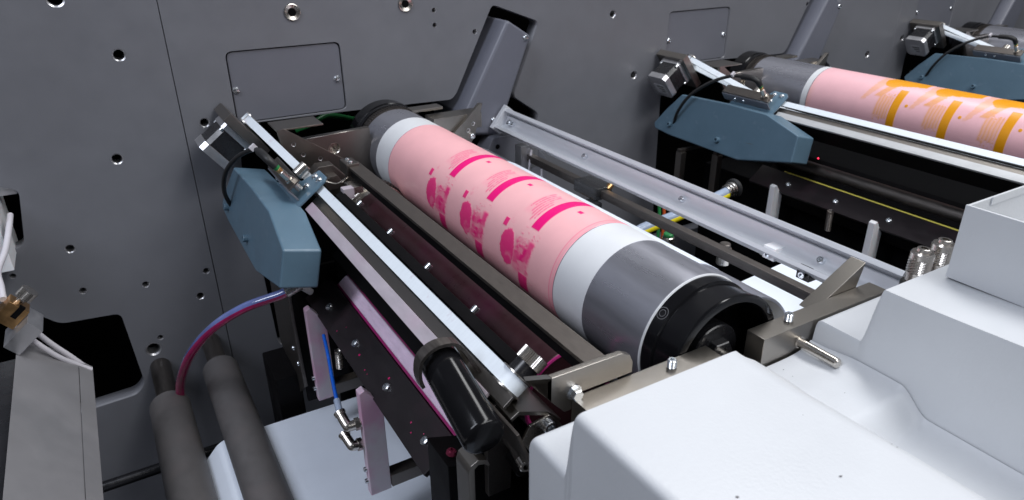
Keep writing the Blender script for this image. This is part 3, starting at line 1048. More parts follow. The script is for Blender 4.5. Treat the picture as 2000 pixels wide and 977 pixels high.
def ink_chamber():
    k = thing('ink_chamber', (0.19, -0.45, -0.566), 'x', 'ink chamber', 'black ink chambers below the belt drives')
    G().prism([(-0.1290, -0.4605), (-0.0880, -0.4605), (-0.0880, -0.455), (-0.1290, -0.455)], (0, 0, 0), AV, NV, (0, -1, 0), 0.245, 0.636).build('cover_plate', 'chamber', k, bevel=0.0008)
    for y in (-0.321, -0.417, -0.513, -0.608):
        screw(k, ad(-0.1103, -0.455, y), NV, 0.0052, 'button')
    G().prism([(-0.124, -0.500), (-0.050, -0.540), (-0.040, -0.500), (-0.048, -0.445), (-0.0660, -0.445), (-0.0670, -0.4700), (-0.0860, -0.4700), (-0.0862, -0.4612), (-0.124, -0.4612)], (0, 0, 0), AV, NV, (0, -1, 0), 0.250, 0.628).build('chamber_body', 'darkbody', k, bevel=0.0008)
    G().prism([(-0.0842, -0.4695), (-0.0690, -0.4695), (-0.0690, -0.4540), (-0.0842, -0.4540)], (0, 0, 0), AV, NV, (0, -1, 0), 0.296, 0.630).build('seal_strip', 'strip_pink', k, bevel=0.0022, seg=3)
    G().prism([(-0.0870, -0.4650), (-0.0844, -0.4650), (-0.0844, -0.4575), (-0.0870, -0.4575)], (0, 0, 0), AV, NV, (0, -1, 0), 0.292, 0.632).build('seal_edge', 'strip_edge', k)
    G().prism([(-0.0688, -0.4650), (-0.0674, -0.4650), (-0.0674, -0.4575), (-0.0688, -0.4575)], (0, 0, 0), AV, NV, (0, -1, 0), 0.292, 0.632).build('seal_backing', 'strip_edge', k)
    for y in (-0.315, -0.509):
        pst = G().prism([(0.1565, -0.566), (0.1565, -0.431), (0.1625, -0.4285), (0.1800, -0.452), (0.1800, -0.566)], (0, 0, 0), (1, 0, 0), (0, 0, 1), (0, 1, 0), y, y + 0.011).build('support_post', 'post', k, bevel=0.0010)
        for z in (-0.548, -0.532):
            screw(pst, (0.1565, y + 0.0055, z), (-1, 0, 0), 0.0028, 'socket')
    G().box(0.1800, 0.238, -0.512, -0.496, -0.562, -0.546).build('post_tie', 'dsteel', k, bevel=0.0008)
    G().box(0.1800, 0.238, -0.318, -0.302, -0.562, -0.546).build('post_tie', 'dsteel', k, bevel=0.0008)
    # end plate with two countersunk screws
    e = G().prism([(-0.128, -0.505), (-0.086, -0.505), (-0.060, -0.500), (-0.060, -0.466), (-0.126, -0.466)], (0, 0, 0), AV, NV, (0, -1, 0), 0.637, 0.650).build('end_plate', 'black', k, bevel=0.0006)
    return k


kA = ink_chamber()
kA['label'] = 'black ink chamber with bolted plate and pink tinted seal strip'
kB = copy_thing(kA, DX, 'black ink chamber with thin yellow seal strip and white posts')
recolour(kB, 'seal_strip', 'darkbody')
recolour(kB, 'seal_edge', 'strip_yellow')
recolour(kB, 'seal_backing', 'darkbody')
recolour(kB, 'support_post', 'post_clean')

# drops of ink that missed the magenta chamber's seal, and a scratch on one cover
for i in range(9):
    a_, y_ = random.uniform(-0.121, -0.090), random.uniform(-0.62, -0.33)
    r_ = random.uniform(0.0006, 0.0016)
    G().lathe(ad(a_, -0.4551, y_), NV, [(0, r_), (r_ * 0.25, r_ * 0.8), (r_ * 0.4, 0)], 10).build('ink_drop', 'ink', kA)
cv = [o_ for o_ in kids(dB) if o_.name.startswith('cover')][0]
sv = G()
A2, N2 = v3((0.970, 0, -0.242)), v3((0.242, 0, 0.970))
sc0 = v3((0.133 + DX, 0, -0.323)) - A2 * 0.0004 - N2 * 0.036
sv.add([sc0 + v3((0, y_, 0)) + N2 * h_ for y_, h_ in ((-0.262, 0.0), (-0.275, 0.0014), (-0.283, 0.0018), (-0.275, 0.0004))], [(0, 1, 2, 3)])
cv['_base'] = tuple(v3(dA['_base']) + v3((DX, 0, 0)))
sv.build('scratch', 'logo', cv, shade=False)

# carrier bracket that holds the chamber at the wall end
b = thing('chamber_bracket', (0.155, -0.27, -0.60), 'dark steel bracket under the blue cover holding the ink chamber', 'bracket')
G().prism([(-0.262, -0.400), (-0.262, -0.470), (-0.275, -0.565), (-0.235, -0.600), (-0.150, -0.560), (-0.150, -0.400)], (0, 0, 0), (0, 1, 0), (0, 0, 1), (1, 0, 0), 0.148, 0.153).build('side_plate', 'dsteel', b, bevel=0.0008)
G().box(0.153, 0.215, -0.262, -0.256, -0.60, -0.40).build('back_plate', 'darkbody', b, bevel=0.0008)
screw(b, (0.148, -0.258, -0.425), (-1, 0, 0), 0.0040, 'socket')
screw(b, (0.148, -0.245, -0.520), (-1, 0, 0), 0.0034, 'button')
screw(b, (0.148, -0.262, -0.535), (-1, 0, 0), 0.0034, 'button')
G().box(0.118, 0.152, -0.24, -0.16, -0.70, -0.565).build('foot_block', 'darkbody', b, bevel=0.002)

# hose with ink in its lower half
pts = [onY(566, 566, -0.290), onY(545, 577, -0.288), onY(480, 600, -0.272), onY(420, 637, -0.245), onY(378, 683, -0.205), onY(357, 728, -0.160), onY(352, 768, -0.125), onY(360, 820, -0.11)]
h = thing('ink_hose', pts[-1], 'curved clear hose half filled with magenta ink at the wall', 'hose')
P = smooth_path(pts, 8)
for nm, mt, k0, k1 in (('upper_wall', 'hose_top', 0, 8), ('ink_filled_wall', 'hose_low', 8, 16)):
    g = G()
    vs, fs = [], []
    n = 16
    for i, p in enumerate(P):
        t = P[min(i + 1, len(P) - 1)] - P[max(i - 1, 0)]
        t /= np.linalg.norm(t)
        side = np.cross(t, (0, 0, 1))
        side /= np.linalg.norm(side)
        upv = np.cross(side, t)
        for k in range(k0, k1 + 1):
            q = 2 * math.pi * k / n - 0.25
            vs.append(p + (side * math.cos(q) + upv * math.sin(q)) * 0.0062)
    m_ = k1 - k0 + 1
    for i in range(len(P) - 1):
        for k in range(m_ - 1):
            fs.append((i * m_ + k, i * m_ + k + 1, (i + 1) * m_ + k + 1, (i + 1) * m_ + k))
    g.add(vs, fs)
    g.build(nm, mt, h)
p = v3(pts[0])
G().cyl(p + v3((-0.006, 0.0, -0.003)), p + v3((0.014, 0.0, 0.004)), 0.0072, 20).build('hose_clip', 'nickel', h)
G().cyl(p + v3((0.012, 0.0, 0.003)), p + v3((0.026, 0.002, -0.012)), 0.0042, 20).build('nozzle', 'cable', h)

# blue air tube and its two elbow fittings
t1 = thing('air_tube', (0.150, -0.50, -0.52), 'blue air tube with plug between the two plastic posts', 'tube')
q = [onY(632, 655, -0.36), onY(640, 690, -0.39), onY(648, 735, -0.425), onY(655, 770, -0.455), onY(661, 795, -0.472)]
G().tube(q, 0.0021, 12).build('tube', 'bluetube', t1)
d_ = q[-1] - q[-2]
d_ = d_ / np.linalg.norm(d_)
G().cyl(q[-1] - d_ * 0.010, q[-1] + d_ * 0.006, 0.0036, 18).build('push_sleeve', 'bluehose', t1)
gr = 'elbow fittings screwed into the pink tinted post'
for i, (uv0, uv1, uv2, lb) in enumerate((((663, 806), (679, 834), (704, 826), 'upper nickel elbow fitting fed by the blue air tube'), ((672, 848), (688, 872), (708, 866), 'lower nickel elbow fitting beside the pink tinted plastic post'))):
    a0, a1, a2 = onY(*uv0, -0.485), onY(*uv1, -0.500), onX(*uv2, 0.1565)
    e = thing('elbow_fitting', a1, lb, 'fitting', gr)
    G().tube([a0, a1 * 0.85 + a0 * 0.15, a1 * 0.85 + a2 * 0.15, a2], 0.0052, 14, 6).build('elbow', 'nickel', e)
    s_ = (a2 - a1) / np.linalg.norm(a2 - a1)
    G().lathe(a2 - s_ * 0.006, s_, [(0, 0), (0, 0.0068), (0.005, 0.0068), (0.005, 0)], 6).build('nut', 'nickel', e, ang=25)
    s_ = (a1 - a0) / np.linalg.norm(a1 - a0)
    G().lathe(a0 - s_ * 0.001, s_, [(0, 0), (0, 0.0062), (0.004, 0.0062), (0.004, 0)], 18).build('collar', 'nickel', e, ang=25)
# tension spring
hx = [onY(660 + 0.3 * i, 682 + 1.1 * i, -0.372) for i in range(28)]
sp = []
c0, c1 = onY(661, 684, -0.374), onY(664, 718, -0.396)
for i in range(12 * 14):
    t = i / (12 * 14 - 1)
    a = 2 * math.pi * 14 * t
    sp.append(c0 + (c1 - c0) * t + v3((0.0042 * math.cos(a), 0.0042 * math.sin(a), 0)))
tag(G().tube(sp, 0.0006, 6, 1).build('tension_spring', 'nickel'), 'small coiled tension spring beside the blue air tube', 'spring')

# ------------------------------------------------------------------ handle
h = thing('release_handle', (0.17, -0.73, -0.33), 'black round grip handle on a bent steel strap', 'handle')
p0, p1 = v3((0.1730, -0.680, -0.2960)), v3((0.1676, -0.760, -0.3095))
L_ = float(np.linalg.norm(p1 - p0))
G().lathe(p0, p1 - p0, [(0, 0), (0, 0.0152), (L_ - 0.003, 0.0152), (L_ - 0.001, 0.0144), (L_, 0.0128), (L_ - 0.0005, 0.0)], 48).build('grip', 'gloss', h, ang=50)
path = [(0.1540, -0.306), (0.1520, -0.296), (0.1545, -0.2830), (0.1655, -0.2760), (0.1800, -0.2775), (0.1885, -0.2870), (0.1985, -0.306), (0.2130, -0.334), (0.2200, -0.350)]
PP = [v3((x, -0.69, z)) for x, z in path]
S_ = smooth_path(PP, 5)
g = G()
vs, fs = [], []
G().prism([(0.1885, -0.312), (0.1905, -0.311), (0.2085, -0.362), (0.2065, -0.363)], (0, 0, 0), (1, 0, 0), (0, 0, 1), (0, 1, 0), -0.766, -0.695).build('side_plate', 'bardark', h, bevel=0.0004)
for i, p in enumerate(S_):
    t = S_[min(i + 1, len(S_) - 1)] - S_[max(i - 1, 0)]
    t /= np.linalg.norm(t)
    nn = v3((-t[2], 0, t[0]))
    for (s, y) in ((1, -0.693), (1, -0.683), (-1, -0.683), (-1, -0.693)):
        q = p + nn * 0.0013 * s
        vs.append((q[0], y, q[2]))
for i in range(len(S_) - 1):
    for k in range(4):
        l = (k + 1) % 4
        fs.append((i * 4 + k, i * 4 + l, i * 4 + 4 + l, i * 4 + 4 + k))
fs += [(0, 1, 2, 3), tuple(range(len(S_) * 4 - 4, len(S_) * 4))]
g.add(vs, fs)
g.build('strap', 'dsteel', h, ang=40)
G().xz([(0.1700, -0.300), (0.1880, -0.2895), (0.2080, -0.314), (0.2330, -0.365), (0.2200, -0.392), (0.190, -0.36)], -0.6755, -0.672).build('cheek_plate', 'steelx', h, bevel=0.0006)

# bent steel bracket that carries the belt end
b = thing('end_bracket', (0.215, -0.74, -0.35), 'folded steel bracket with socket bolt under the belt end', 'bracket')
g = G()
g.prism([(0.2000, -0.3220), (0.2070, -0.3180), (0.2320, -0.3280), (0.2440, -0.3400), (0.2420, -0.3420), (0.2305, -0.3310), (0.2070, -0.3215), (0.2010, -0.3250)], (0, 0, 0), (1, 0, 0), (0, 0, 1), (0, 1, 0), -0.738, -0.690)
g.build('folded_top', 'steelx', b, bevel=0.0004)
G().xz([(0.2080, -0.345), (0.2150, -0.3330), (0.2320, -0.3300), (0.2430, -0.3430), (0.2440, -0.362), (0.2180, -0.362)], -0.7400, -0.7375).build('front_tab', 'nickel', b, bevel=0.0004)
screw(b, (0.2290, -0.740, -0.3365), (0, -1, 0), 0.0052, 'socket')
G().xz([(0.192, -0.328), (0.205, -0.322), (0.216, -0.35), (0.212, -0.41), (0.192, -0.41)], -0.716, -0.710).build('web_plate', 'dsteel', b, bevel=0.0006)
G().cyl((0.2075, -0.722, -0.349), (0.2040, -0.748, -0.3530), 0.0055, 20).build('pivot_pin', 'dsteel', b)
screw(b, (0.2040, -0.748, -0.3535), (-0.1, -1, -0.1), 0.0055, 'socket', material='nickel')
G().cyl((0.214, -0.712, -0.377), (0.212, -0.735, -0.378), 0.0060, 20).build('lower_pin', 'darkbody', b)

b = thing('latch_plate', (0.172, -0.735, -0.42), 'narrow rounded steel latch plate below the black handle', 'latch')
g = G()
g.prism([(0.163, -0.43), (0.163, -0.352), (0.165, -0.346), (0.171, -0.343), (0.178, -0.346), (0.1805, -0.352), (0.1790, -0.352), (0.176, -0.349), (0.171, -0.3475), (0.168, -0.350), (0.1675, -0.43)], (0, 0, 0), (1, 0, 0), (0, 0, 1), (0, 1, 0), -0.742, -0.722)
g.build('latch_strip', 'steelx', b, bevel=0.0004)
q1, q2 = onY(882, 884, -0.690), onY(910, 868, -0.672)
G().xz([(q1[0] - 0.008, -0.50), (q1[0] - 0.008, q1[2] - 0.003), (q2[0] + 0.007, q2[2] - 0.001), (q2[0] + 0.007, -0.50)], -0.700, -0.660).build('latch_block', 'darkbody', b, bevel=0.001)
nb = v3((-(q2[2] - q1[2] + 0.002), 0, q2[0] - q1[0] + 0.015))
for q_ in (q1, q2):
    screw(b, q_, nb, 0.0044, 'button', material='stained')

# ------------------------------------------------------------------ near frame bar, fork and pin
f = thing('front_frame', (0.40, -0.774, -0.42), 'brushed steel front frame bar forked round the cylinder shaft', 'frame')
fr = [(0.233, -0.420), (0.233, -0.298), (0.3585, -0.298), (0.3640, -0.306), (0.3660, -0.332), (0.4040, -0.332), (0.4040, -0.2985), (0.560, -0.2985), (0.560, -0.420)]
G().xz(fr, -0.783, -0.765).build('side_bar', 'steelx', f, bevel=0.0007)
G().xz([(0.486, -0.308), (0.5485, -0.2760), (0.5400, -0.3060)], -0.7648, -0.7495).build('guide_horn', 'steelx', f, bevel=0.0007)
pn = G().lathe((0.447, -0.7832, -0.3145), (0, -1, 0), [(0, 0), (0, 0.0052), (0.0012, 0.0052), (0.0012, 0.0042), (0.0360, 0.0042), (0.0372, 0.0034), (0.0372, 0)], 28).build('dowel_pin', 'nickel', f, ang=30)


def set_screw(x, y, z):
    g = G()
    prof = [(-0.004, 0)]
    for k in range(6):
        prof += [(0.0004 + k * 0.0011, 0.0031), (0.0009 + k * 0.0011, 0.0036)]
    prof += [(0.0072, 0.0028), (0.0072, 0.0016), (0.004, 0.0016), (0.004, 0)]
    g.lathe((x, y, z), (0, 0, 1), prof, 20)
    g.build('set_screw', 'zinc', f, ang=25)


set_screw(0.316, -0.774, -0.298)
set_screw(0.443, -0.773, -0.2985)
g = G()
br = [(0.2165, -0.296), (0.2165, -0.2765), (0.276, -0.2775), (0.2835, -0.281), (0.2865, -0.288), (0.2865, -0.297), (0.2400, -0.297), (0.2330, -0.309), (0.2280, -0.309)]
G().xz(br, -0.7648, -0.7595).build('upright_plate', 'steelx', f, bevel=0.0006)
g = G()
g.add([(0.2165, -0.7650, -0.2765), (0.2165, -0.7590, -0.2765), (0.2060, -0.7450, -0.2830), (0.2060, -0.7480, -0.2850), (0.2165, -0.7650, -0.296), (0.2165, -0.7590, -0.296), (0.2250, -0.7450, -0.3080), (0.2250, -0.7480, -0.3080)],
      [(0, 1, 2, 3), (4, 7, 6, 5), (0, 3, 7, 4), (1, 5, 6, 2), (3, 2, 6, 7), (0, 4, 5, 1)])
g.build('lead_in_wing', 'steelx', f, bevel=0.0003)
screw(f, (0.2350, -0.7650, -0.2945), (0, -1, 0), 0.0048, 'hex')

# black blocks added for interior shade under the rollers and behind the covers
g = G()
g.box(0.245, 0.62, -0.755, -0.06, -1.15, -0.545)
tag(g.build('interior_shade_block', 'void', bevel=0.004), 'black block filling the shaded interior under the magenta printing unit', 'machine')
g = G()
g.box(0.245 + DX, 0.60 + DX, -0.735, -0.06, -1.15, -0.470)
tag(g.build('interior_shade_block', 'void', bevel=0.004), 'black block filling the shaded interior under the ochre printing unit', 'machine')
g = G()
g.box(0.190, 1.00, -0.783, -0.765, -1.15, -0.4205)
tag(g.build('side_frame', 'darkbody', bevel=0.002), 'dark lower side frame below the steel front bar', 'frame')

# ------------------------------------------------------------------ far cradle by the wall
c = thing('rear_cradle', (0.36, -0.09, -0.36), 'steel rear cradle with drilled guide plates behind the cylinder', 'bracket')
G().box(0.196, 0.262, -0.112, -0.062, -0.2605, -0.2580).build('top_tab', 'steelx', c, bevel=0.0006)
G().xz([(0.196, -0.2575), (0.2050, -0.2560), (0.2850, -0.3130), (0.2760, -0.3280), (0.2350, -0.3280), (0.1990, -0.2800)], -0.118, -0.112).build('guide_plate', 'steel', c, bevel=0.0005)
for x, z in ((0.2155, -0.2795), (0.2270, -0.2960), (0.2500, -0.3060)):
    G().lathe((x, -0.1184, z), (0, 1, 0), [(-0.0001, 0.0032), (0.0002, 0.0024), (0.003, 0.0022), (0.003, 0.0)], 18).build('tapped_hole', 'silver', c)
bp = plate_with_holes('bearing_plate', [(0.226, -0.2780), (0.330, -0.2750), (0.330, -0.36), (0.262, -0.36)], [circle(0.2745, -0.2975, 0.0085)], -0.108, 0.012, 'steel', None)
bp.parent = c
bp.location = Vector(bp.location) - c.location
G().lathe((0.2745, -0.1075, -0.2975), (0, 1, 0), [(0, 0.0084), (0.0006, 0.0079), (0.006, 0.0078), (0.006, 0.0045), (0.0115, 0.0045), (0.0115, 0)], 28).build('counterbore', 'nickel', c, ang=30)
G().box(0.432, 0.515, -0.112, -0.078, -0.300, -0.2760).build('rear_bar', 'steelx', c, bevel=0.0008)
G().box(0.410, 0.462, -0.082, -0.058, -0.2700, -0.2660).build('sensor_tab', 'steelx', c, bevel=0.0006)
G().xz([(0.445, -0.315), (0.5080, -0.2600), (0.5130, -0.2600), (0.4970, -0.3120), (0.4840, -0.330), (0.4600, -0.335)], -0.120, -0.1125).build('guide_horn', 'steelx', c, bevel=0.0006)
for x, z in ((0.4950, -0.2900), (0.4860, -0.2995)):
    G().lathe((x, -0.1204, z), (0, 1, 0), [(-0.0001, 0.0032), (0.0002, 0.0024), (0.003, 0.0022), (0.003, 0.0)], 18).build('tapped_hole', 'silver', c)
screw(c, (0.4920, -0.120, -0.3090), (0, -1, 0), 0.0042, 'socket')
cB_ = copy_thing(c, DX, 'steel rear cradle behind the ochre printed cylinder')
c['group'] = cB_['group'] = 'rear cradles by the wall'
copy_thing(c, 2 * DX, 'steel rear cradle behind the bare far cylinder')
# green cables glimpsed in the slots
for dx, lb in ((0, 'green cable in the slot behind the magenta unit'), (DX, 'green cable in the slot behind the ochre unit')):
    tag(G().tube([(0.255 + dx, 0.030, -0.300), (0.280 + dx, 0.025, -0.292), (0.315 + dx, 0.045, -0.288), (0.37 + dx, 0.08, -0.31)], 0.0045, 12).build('green_cable', 'green'), lb, 'cable', 'green cables behind the units')
# dark linkage under the rear cradle
k = thing('throw_off_linkage', (0.25, -0.19, -0.345), 'small dark steel linkage between cradle and anilox gear', 'linkage')
G().xz([(0.215, -0.315), (0.232, -0.300), (0.252, -0.300), (0.268, -0.318), (0.262, -0.345), (0.225, -0.345)], -0.172, -0.150).build('link_block', 'dsteel', k, bevel=0.002)
G().xz([(0.232, -0.318), (0.240, -0.311), (0.252, -0.311), (0.258, -0.322), (0.250, -0.330), (0.238, -0.330)], -0.188, -0.172).build('link_arm', 'steel', k, bevel=0.001)
G().tube([(0.231, -0.20, -0.312), (0.244, -0.205, -0.316), (0.258, -0.205, -0.311), (0.268, -0.200, -0.304)], 0.0012, 8).build('wire_clip', 'nickel', k)
screw(k, (0.222, -0.172, -0.330), (0, -1, 0), 0.005, 'socket', material='dsteel')
k = thing('roller_clamp', (0.248, -0.235, -0.33), 'pale square clamp block on the anilox roller shaft end', 'clamp')
a_ = onY(676, 372, -0.262)
G().box(a_[0] - 0.007, a_[0] + 0.007, -0.274, -0.262, a_[2] - 0.008, a_[2] + 0.006).build('clamp_block', 'lightplate', k, bevel=0.0008)
G().box(a_[0] + 0.004, a_[0] + 0.020, -0.270, -0.244, a_[2] - 0.004, a_[2] + 0.005).build('clamp_bridge', 'nickel', k, bevel=0.0008)

# ------------------------------------------------------------------ aluminium rail, rod and its clamps
r = thing('aluminium_rail', (0.59, -0.40, -0.335), 'long open aluminium channel rail running out from the grey arm', 'rail')
b0, t0_ = np.array((0.5810, -0.3290)), np.array((0.6060, -0.2990))
e1 = (t0_ - b0) / np.linalg.norm(t0_ - b0)
e2 = np.array((-e1[1], e1[0]))
Lr = float(np.linalg.norm(t0_ - b0))
sec = [(0, 0), (0, 0.0), (0.0, 0.0080), (0.0050, 0.0080), (0.0051, -0.0100), (0.0068, -0.0100), (0.0072, -0.0030), (0.0110, -0.0046), (0.0165, -0.0072), (0.0215, -0.0072), (0.0265, -0.0050), (0.0300, -0.0030), (0.0304, -0.0100), (0.0328, -0.0100), (0.0330, 0.0080), (Lr, 0.0080), (Lr, -0.0120), (0.0, -0.0120)]
sec = sec[1:]
poly = [tuple(b0 + e1 * s + e2 * (n_ - 0.003)) for s, n_ in sec]
G().xz(poly, -0.772, -0.040).build('channel', 'alu', r, bevel=0.0004)
poly = [tuple(b0 + e1 * s + e2 * n_) for s, n_ in ((-0.004, 0.007), (Lr + 0.004, 0.007), (Lr + 0.004, -0.014), (-0.004, -0.014))]
G().xz(poly, -0.040, -0.030).build('end_plate', 'alu', r, bevel=0.0006)
for u_, v_ in ((1002, 246), (1143, 307), (1333, 390), (1605, 507)):
    c_ = b0 + e1 * 0.019 + e2 * -0.0090
    p = onX(u_, v_, c_[0])
    screw(r, (c_[0], p[1], c_[1]), (e2[0], 0, e2[1]), 0.0038, 'socket')
d2 = v3((e2[0], 0, e2[1]))
p = b0 + e1 * 0.019 + e2 * -0.003
G().lathe((p[0], -0.062, p[1]), d2, [(0, 0), (0, 0.005), (0.004, 0.005), (0.005, 0.0035), (0.005, 0)], 20).build('spring_plunger', 'zinc', r)
# hanging white block and a second clamp below the rail
for (u_, v_, lb, mt) in ((1504, 497, 'small white block screwed under the aluminium rail', 'post_clean'), (1571, 537, 'small black block under the near end of the rail', 'black')):
    p = onX(u_, v_, 0.5855)
    k = thing('rail_block', (p[0], p[1], p[2] - 0.01), lb, 'block', 'blocks under the rail')
    G().box(p[0], p[0] + 0.016, p[1] - 0.006, p[1] + 0.010, p[2] - 0.007, p[2] + 0.008).build('block', mt, k, bevel=0.0008)
    screw(k, (p[0], p[1] + 0.002, p[2]), (-1, -0.2, 0), 0.0036, 'socket')

k = thing('web_rod', (0.606, -0.44, -0.374), 'dark flat rod running below the aluminium rail', 'rod')
G().box(0.600, 0.612, -0.770, -0.100, -0.3725, -0.3605).build('rod', 'dsteel', k, bevel=0.001)
G().box(0.588, 0.622, -0.112, -0.092, -0.385, -0.345).build('end_block', 'silver', k, bevel=0.001)
G().tube([(0.606, -0.116, -0.352), (0.601, -0.120, -0.372), (0.600, -0.118, -0.39)], 0.0022, 8).build('cable_tie', 'cable', k)
G().tube([(0.602, -0.155, -0.374), (0.601, -0.156, -0.40), (0.600, -0.150, -0.43)], 0.0020, 8).build('lead', 'cable', k)
k = thing('sensor_clamp', (0.60, -0.29, -0.41), 'smoked plastic sensor holder with brass fittings on the dark rod', 'sensor')
G().box(0.590, 0.622, -0.318, -0.262, -0.3760, -0.3560).build('clamp_body', 'smoke', k, bevel=0.003, seg=3)
G().box(0.586, 0.598, -0.325, -0.300, -0.410, -0.3765).build('hanger_plate', 'smoke', k, bevel=0.001)
G().box(0.570, 0.590, -0.268, -0.240, -0.388, -0.382).build('shelf_plate', 'silver', k, bevel=0.001)
G().box(0.568, 0.588, -0.262, -0.250, -0.400, -0.388).build('blue_connector', 'bluetube', k, bevel=0.001)
for dy in (0, 0.012, 0.024):
    G().cyl((0.584, -0.298 + dy, -0.395), (0.584, -0.298 + dy, -0.378), 0.0042, 16).build('brass_contact', 'brass', k)
G().cyl((0.578, -0.305, -0.398), (0.590, -0.300, -0.398), 0.0030, 16).build('terminal', 'zinc', k)
G().cyl((0.6130, -0.315, -0.362), (0.6300, -0.312, -0.352), 0.0050, 16).build('brass_screw', 'brass', k)
# grey casting under the rail end
k = thing('rail_bracket', (0.60, -0.03, -0.42), 'grey cast bracket with round hole below the rail end', 'bracket')
G().xz(rounded([(0.575, -0.345), (0.640, -0.345), (0.690, -0.405), (0.690, -0.45), (0.56, -0.45), (0.557, -0.375)], 0.006), -0.040, 0.0).build('casting', 'panel', k, bevel=0.002)
G().lathe((0.583, -0.0405, -0.362), (0, -1, 0), [(0, 0), (0, 0.0042), (0.0004, 0.0042), (0.0004, 0)], 20).build('hole', 'void', k)
screw(k, (0.655, -0.040, -0.402), (0, -1, 0), 0.005, 'socket', material='dsteel')
# valve bodies in the shade under the rod
for i, (u_, v_, lb) in enumerate(((1305, 467, 'small round valve with green ring under the dark rod'), (1415, 488, 'steel round foot under the dark rod'))):
    p = onX(u_, v_, 0.63)
    k = thing('valve', p, lb, 'valve')
    G().cyl((p[0], p[1], p[2] - 0.02), (p[0], p[1], p[2] + 0.004), 0.0085, 20).build('valve_body', 'nickel', k)
    G().cyl((p[0], p[1], p[2] + 0.0042), (p[0], p[1], p[2] + 0.0090), 0.0070, 20).build('ring', 'green' if i == 0 else 'dsteel', k)

# pale sheet of web on the right of the impression cylinder
g = G()
g.xz([(0.575, -0.4290), (0.640, -0.412), (0.730, -0.404), (0.730, -0.4046), (0.640, -0.4126), (0.575, -0.4296)], -0.75, -0.560)
tag(g.build('web_sheet', 'paper'), 'pale sheet of label web under the dark rod', 'paper web')
# yellow and grey hoses of the ochre unit
pts = [onY(1420, 374, -0.300), onY(1375, 396, -0.305), onY(1310, 424, -0.310), onY(1255, 446, -0.315), onY(1215, 470, -0.32)]
k = thing('supply_hose', pts[-1], 'clear hose with yellow ink running from the ochre chamber', 'hose')
G().tube(pts, 0.0080, 14).build('hose', 'bluehose', k)
G().tube([p + v3((-0.0018, -0.0032, -0.0042)) for p in pts], 0.0066, 14).build('ink_fill', 'yellow', k)
dd = pts[0] - pts[1]
dd = dd / np.linalg.norm(dd)
for i in range(3):
    G().cyl(pts[0] + dd * (0.006 * i - 0.003), pts[0] + dd * (0.006 * i + 0.002), 0.0110 + 0.0012 * i, 24).build('clamp_ring', 'nickel', k)
G().cyl(pts[0] + dd * 0.014, pts[0] + dd * 0.022, 0.0165, 24).build('port', 'rubber', k)
for u0, mt, lb in ((1288, 'green', 'thin green cable hanging beside the yellow hose'), (1297, 'red', 'thin orange cable hanging beside the yellow hose')):
    tag(G().tube([onY(u0 - 2, 380, -0.14), onY(u0, 420, -0.15), onY(u0 - 4, 470, -0.16), onY(u0 - 10, 520, -0.16)], 0.0032, 8).build('cable', mt), lb, 'cable')
# uprights under the blue cover of the ochre unit
for i, (u0, v0, v1, lb) in enumerate(((1328, 294, 366, 'steel upright nearest the wall under the ochre unit cover'), (1398, 300, 378, 'steel upright beside the hose clamp under the ochre unit cover'))):
    a0, a1 = onY(u0, v0, -0.12 - 0.05 * i), onY(u0, v1, -0.12 - 0.05 * i)
    k = thing('upright', a1, lb, 'upright', 'uprights under the ochre cover')
    G().box(a0[0] - 0.010, a0[0] + 0.003, -0.135 - 0.05 * i, -0.12 - 0.05 * i, a1[2] - 0.05, a0[2]).build('leg', 'steel', k, bevel=0.0008)
    G().box(a0[0] - 0.010, a0[0] + 0.050, -0.132 - 0.05 * i, -0.122 - 0.05 * i, a0[2] + 0.0004, a0[2] + 0.006).build('arm', 'dsteel', k, bevel=0.0008)
p = onY(1620, 430, -0.44)
c0, c1 = onY(1622, 412, -0.44), onY(1616, 450, -0.44)
sp = []
for i in range(12 * 14):
    t = i / (12 * 14 - 1)
    a = 2 * math.pi * 14 * t
    sp.append(c0 + (c1 - c0) * t + v3((0.0045 * math.cos(a), 0.0045 * math.sin(a), 0)))
tag(G().tube(sp, 0.0008, 6, 1).build('tension_spring', 'dsteel'), 'coiled tension spring between the white posts of the ochre unit', 'spring')
p = onY(1598, 309, -0.36)
tag(G().cyl(p, p + v3((-0.002, -0.002, 0)), 0.0012, 10).build('indicator_lamp', 'led_red'), 'tiny red indicator lamp in the dark below the ochre unit', 'lamp')
# dark doctor bar of the ochre unit below its belt
k = thing('doctor_bar', (0.205 + DX, -0.45, -0.42), 'dark round doctor bar below the ochre unit belt', 'bar')
G().cyl((0.222 + DX, -0.68, -0.402), (0.222 + DX, -0.27, -0.402), 0.012, 28).build('round_bar', 'dsteel', k)

# ------------------------------------------------------------------ white housing casting
XL, XV0, XV1, XR, XE = 0.1863, 0.300, 0.392, 0.4605, 1.02
YF, YN = -0.785, -1.02


def s1(x, a, b):
    t = min(1, max(0, (x - a) / (b - a)))
    return t * t * (3 - 2 * t)


